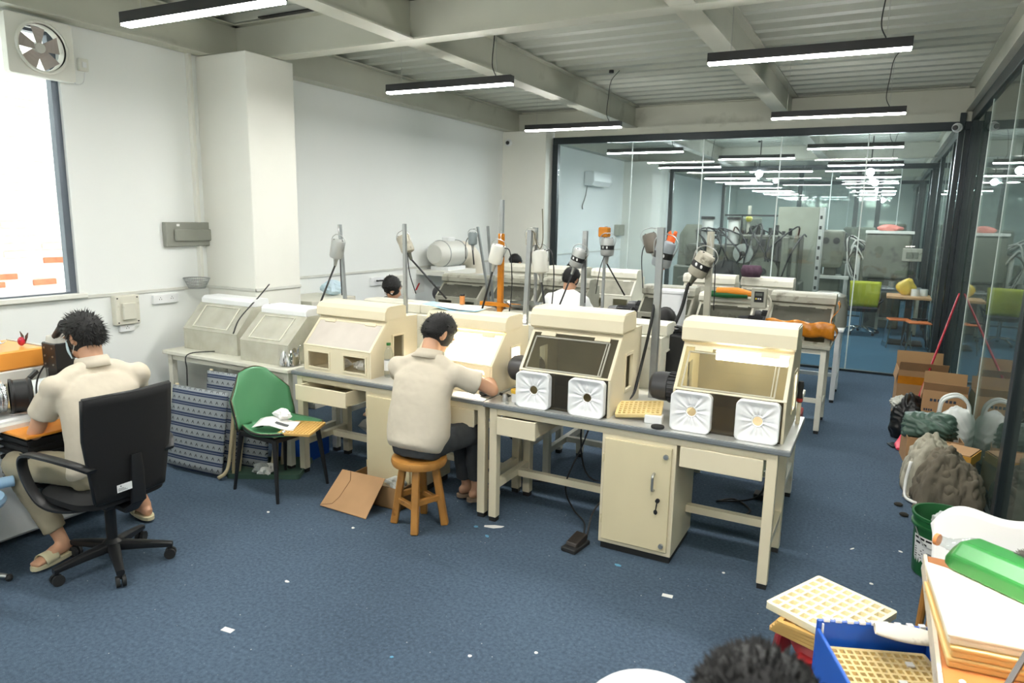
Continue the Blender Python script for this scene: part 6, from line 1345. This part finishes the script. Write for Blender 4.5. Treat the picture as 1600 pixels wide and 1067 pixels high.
for k in range(9): G().box(.365, .405, -.215, -.209, .6+k*.18, .66+k*.18).build('slot', M_black, t)
t = thing('grey_machine', 'grey-green wrapped machine at the left of the hall, beside the partition post', 'machine', (-3.35, 14.0, 0)); G().box(-.3, .3, -.3, .3, 0, 1.1).build('machine_bed', M_greend, t, bev=.03); G().loft([((0, 0, 1.1), (.28, 0, 0), (0, .25, 0), .6), ((0, 0, 1.7), (.26, 0, 0), (0, .22, 0), .6), ((.05, 0, 1.9), (.2, 0, 0), (0, .15, 0), .7)], 20).build('wrapped_head', M_greend, t, smooth='auto')
t = thing('press_machine', 'green-grey machine tool with round dials right of the tall switch cabinet', 'machine', (-.85, 14.6, 0)); G().box(-.22, .2, -.25, .25, 0, 1.0).build('machine_bed', M_greend, t, bev=.02); G().box(-.22, .2, -.25, .25, 1.15, 1.85).build('machine_head', M_greend, t, bev=.06, seg=3); G().box(-.1, .1, -.1, .1, 1.0, 1.15).build('neck', M_mach, t)
for x in (-.1, .08): G().cyl((x, -.25, 1.65), (x, -.27, 1.65), .06, n=16).build('dial', M_black, t)
G().box(-.22, .35, -.4, -.2, .95, 1.0).build('work_shelf', M_instr, t)
t = thing('machine_tool', 'big grey-green boxy machine with hoses on its left, pink cloth on top', 'machine', (.05, 15.2, 0))
G().box(-.35, .42, -.3, .4, .95, 1.80).build('machine_head', M_greend, t, bev=.04, seg=2); G().box(-.25, .35, -.25, .35, 0, .95).build('machine_bed', M_mach, t, bev=.02); G().box(-.36, .45, -.32, .42, 1.80, 1.85).build('top_cover', M_instr, t)
for k in range(8):
    a = random.Random(k+30); G().tube(curve([(-.3, -.2, a.uniform(1.2, 1.8)), (-.5-a.uniform(0, .2), -.3, a.uniform(1.4, 1.8)), (-.6, -.3, a.uniform(1.0, 1.3)), (-.45, -.25, a.uniform(.7, 1.0))]), .018, 6).build('hose', M_instr if k % 2 else M_cable, t, smooth=True)
for k in range(4): G().cyl((-.62+k*.09, -.2, .5+k*.1), (-.62+k*.09, -.2, 1.2+k*.1), .04, n=12).build('side_cylinder', M_greend if k % 2 else M_instr, t, smooth='auto')
blob('pink_cloth', 'pink cloth bundle on top of the boxy machine behind the glass', 'cloth', (.10, 15.15, 1.90), .14, mat('pink cloth', '#d98a7e', .9), 30, (1.3, .8, .45), .2, n=16)
for i, (x, y) in enumerate(((-2.6, 17.6), (-1.6, 18.4), (-.5, 18.6), (.15, 21.0), (-3.4, 20.5))):
    t = thing('far_machine', ['dark machine behind the second partition, left', 'dark machine behind the second partition, centre', 'dark machine behind the dark posts', 'grey machine in the deep right of the hall', 'grey machine in the deep left of the hall'][i], 'machine', (x, y, 0), .2*i, 'machines deep in the hall')
    G().box(-.5, .5, -.4, .4, 0, 1.1).build('machine_bed', M_mach, t, bev=.03); G().box(-.3, .25, -.3, .3, 1.1, 1.7+.1*i).build('machine_head', M_greend, t, bev=.04); G().cyl((.35, -.3, .9), (.35, -.3, 1.6), .08, n=14).build('column', M_steel, t, smooth='auto'); G().cyl((-.1, -.45, 1.3), (-.1, -.3, 1.3), .12, n=18).build('spindle', M_black, t, smooth='auto')
t = thing('yellow_chair', 'swivel chair with a yellow-green backrest and chrome star base behind the glass', 'chair', (-.22, 14.0, 0), .08)
G().grid(9, 9, lambda a, b: V(((-.25+.5*a)*(1-.1*(1-b)), -.22-.04*math.sin(PI*b)+.05*(2*a-1)**2*-1, .52+.45*b))).build('backrest', mat('yellow green mesh', '#a8ae26', .7), t, smooth=True, sol=.02)
G().loft([((0, 0, .42), (.24, 0, 0), (0, .23, 0), .6), ((0, 0, .48), (.25, 0, 0), (0, .24, 0), .6)], 24).build('seat', M_blackm, t, smooth='auto'); G().cyl((0, 0, .08), (0, 0, .42), .03, n=12).build('gas_lift', M_chrome, t)
for s in (-1, 1): G().tube(curve([(s*.2, -.2, .55), (s*.30, -.15, .62), (s*.30, .1, .62), (s*.24, .1, .44)]), .018, 8).build('armrest', M_black, t, smooth=True)
for k in range(5):
    a = math.radians(20+72*k); G().tube([(0, 0, .13), (.17*math.cos(a), .17*math.sin(a), .11), (.31*math.cos(a), .31*math.sin(a), .055)], .018, 8).build('base_arm', M_chrome, t, smooth=True); G().ball((.32*math.cos(a), .32*math.sin(a), .028), .028, n=10).build('caster', M_rub, t)
t = thing('pedestal_table', 'wood-topped table on a black pedestal behind the glass', 'table', (.48, 13.2, 0)); G().box(-.34, .30, -.3, .3, .77, .81).build('tabletop', mat('light wood', '#c49a6c', .4), t, bev=.004); G().box(-.05, .05, -.05, .05, .03, .77).build('pedestal', M_black, t); G().box(-.25, .25, -.25, .25, 0, .03).build('pedestal_base', M_black, t)
plain_table('metal_table', 'grey metal table just behind the wood-topped pedestal table', -.02, .7, 14.1, 14.7, .84, M_grey, M_steel)
blob('yellow_bag', 'yellow plastic bag on the wood-topped table', 'bag', (.42, 13.3, .93), .13, mat('yellow film', '#d9b93a', .4), 41, (1, .8, 1), .2, n=16)
for i, (x, y) in enumerate(((.55, 13.2), (.68, 13.3), (.22, 14.3))):
    t = thing('paper_roll', ['white roll beside the yellow bag on the wood-topped table', 'white roll at the right end of the wood-topped table', 'silver roll on the grey metal table'][i], 'roll', (x, y, .81 if i < 2 else .84)); G().cyl((0, 0, 0), (0, 0, .11), .06, n=18).build('roll_body', M_wplast if i < 2 else M_steel, t, smooth='auto')
for i, (x, y, m) in enumerate(((.35, 12.75, 'a'), (.62, 12.5, 'b'))):
    t = thing('wire_stool', ['wire-legged stool with an orange seat left under the wood-topped table', 'wire-legged stool with an orange seat right of the pedestal'][i], 'stool', (x, y, 0), .2, 'wire-legged stools'); G().box(-.16, .16, -.14, .14, .44, .465).build('seat', mat('orange seat', '#cf7038', .5), t, bev=.01)
    for sx_ in (-1, 1):
        for sy_ in (-1, 1): G().bar((sx_*.13, sy_*.12, .44), (sx_*.18, sy_*.16, 0), .014).build('leg', M_chrome, t)
        G().bar((sx_*.17, -.15, .06), (sx_*.17, .15, .06), .012).build('rail', M_chrome, t)
t = thing('hall_switch_box', 'grey switch box hanging at the right of the hall above the wood-topped table', 'electrical box', (.50, 14.9, 1.42)); G().box(-.16, .16, -.05, .05, -.12, .12).build('box_body', M_grey, t, bev=.01); G().box(-.10, .10, -.06, -.05, -.07, .05).build('cover_flap', M_greend, t, bev=.005); G().bar((0, 0, -.12), (0, .0, -1.42), .03).build('box_post', M_black, t)
t = thing('far_cabinet', 'white cabinet at the far end of the hall', 'cabinet', (-.05, 27.5, 0)); G().box(-.5, .5, -.3, .3, 0, 2.1).build('cabinet_body', M_wall2, t); G().box(-.48, -.01, -.315, -.3, .05, 2.05).build('door', M_wall2, t); G().box(.01, .48, -.315, -.3, .05, 2.05).build('door', M_wall2, t)
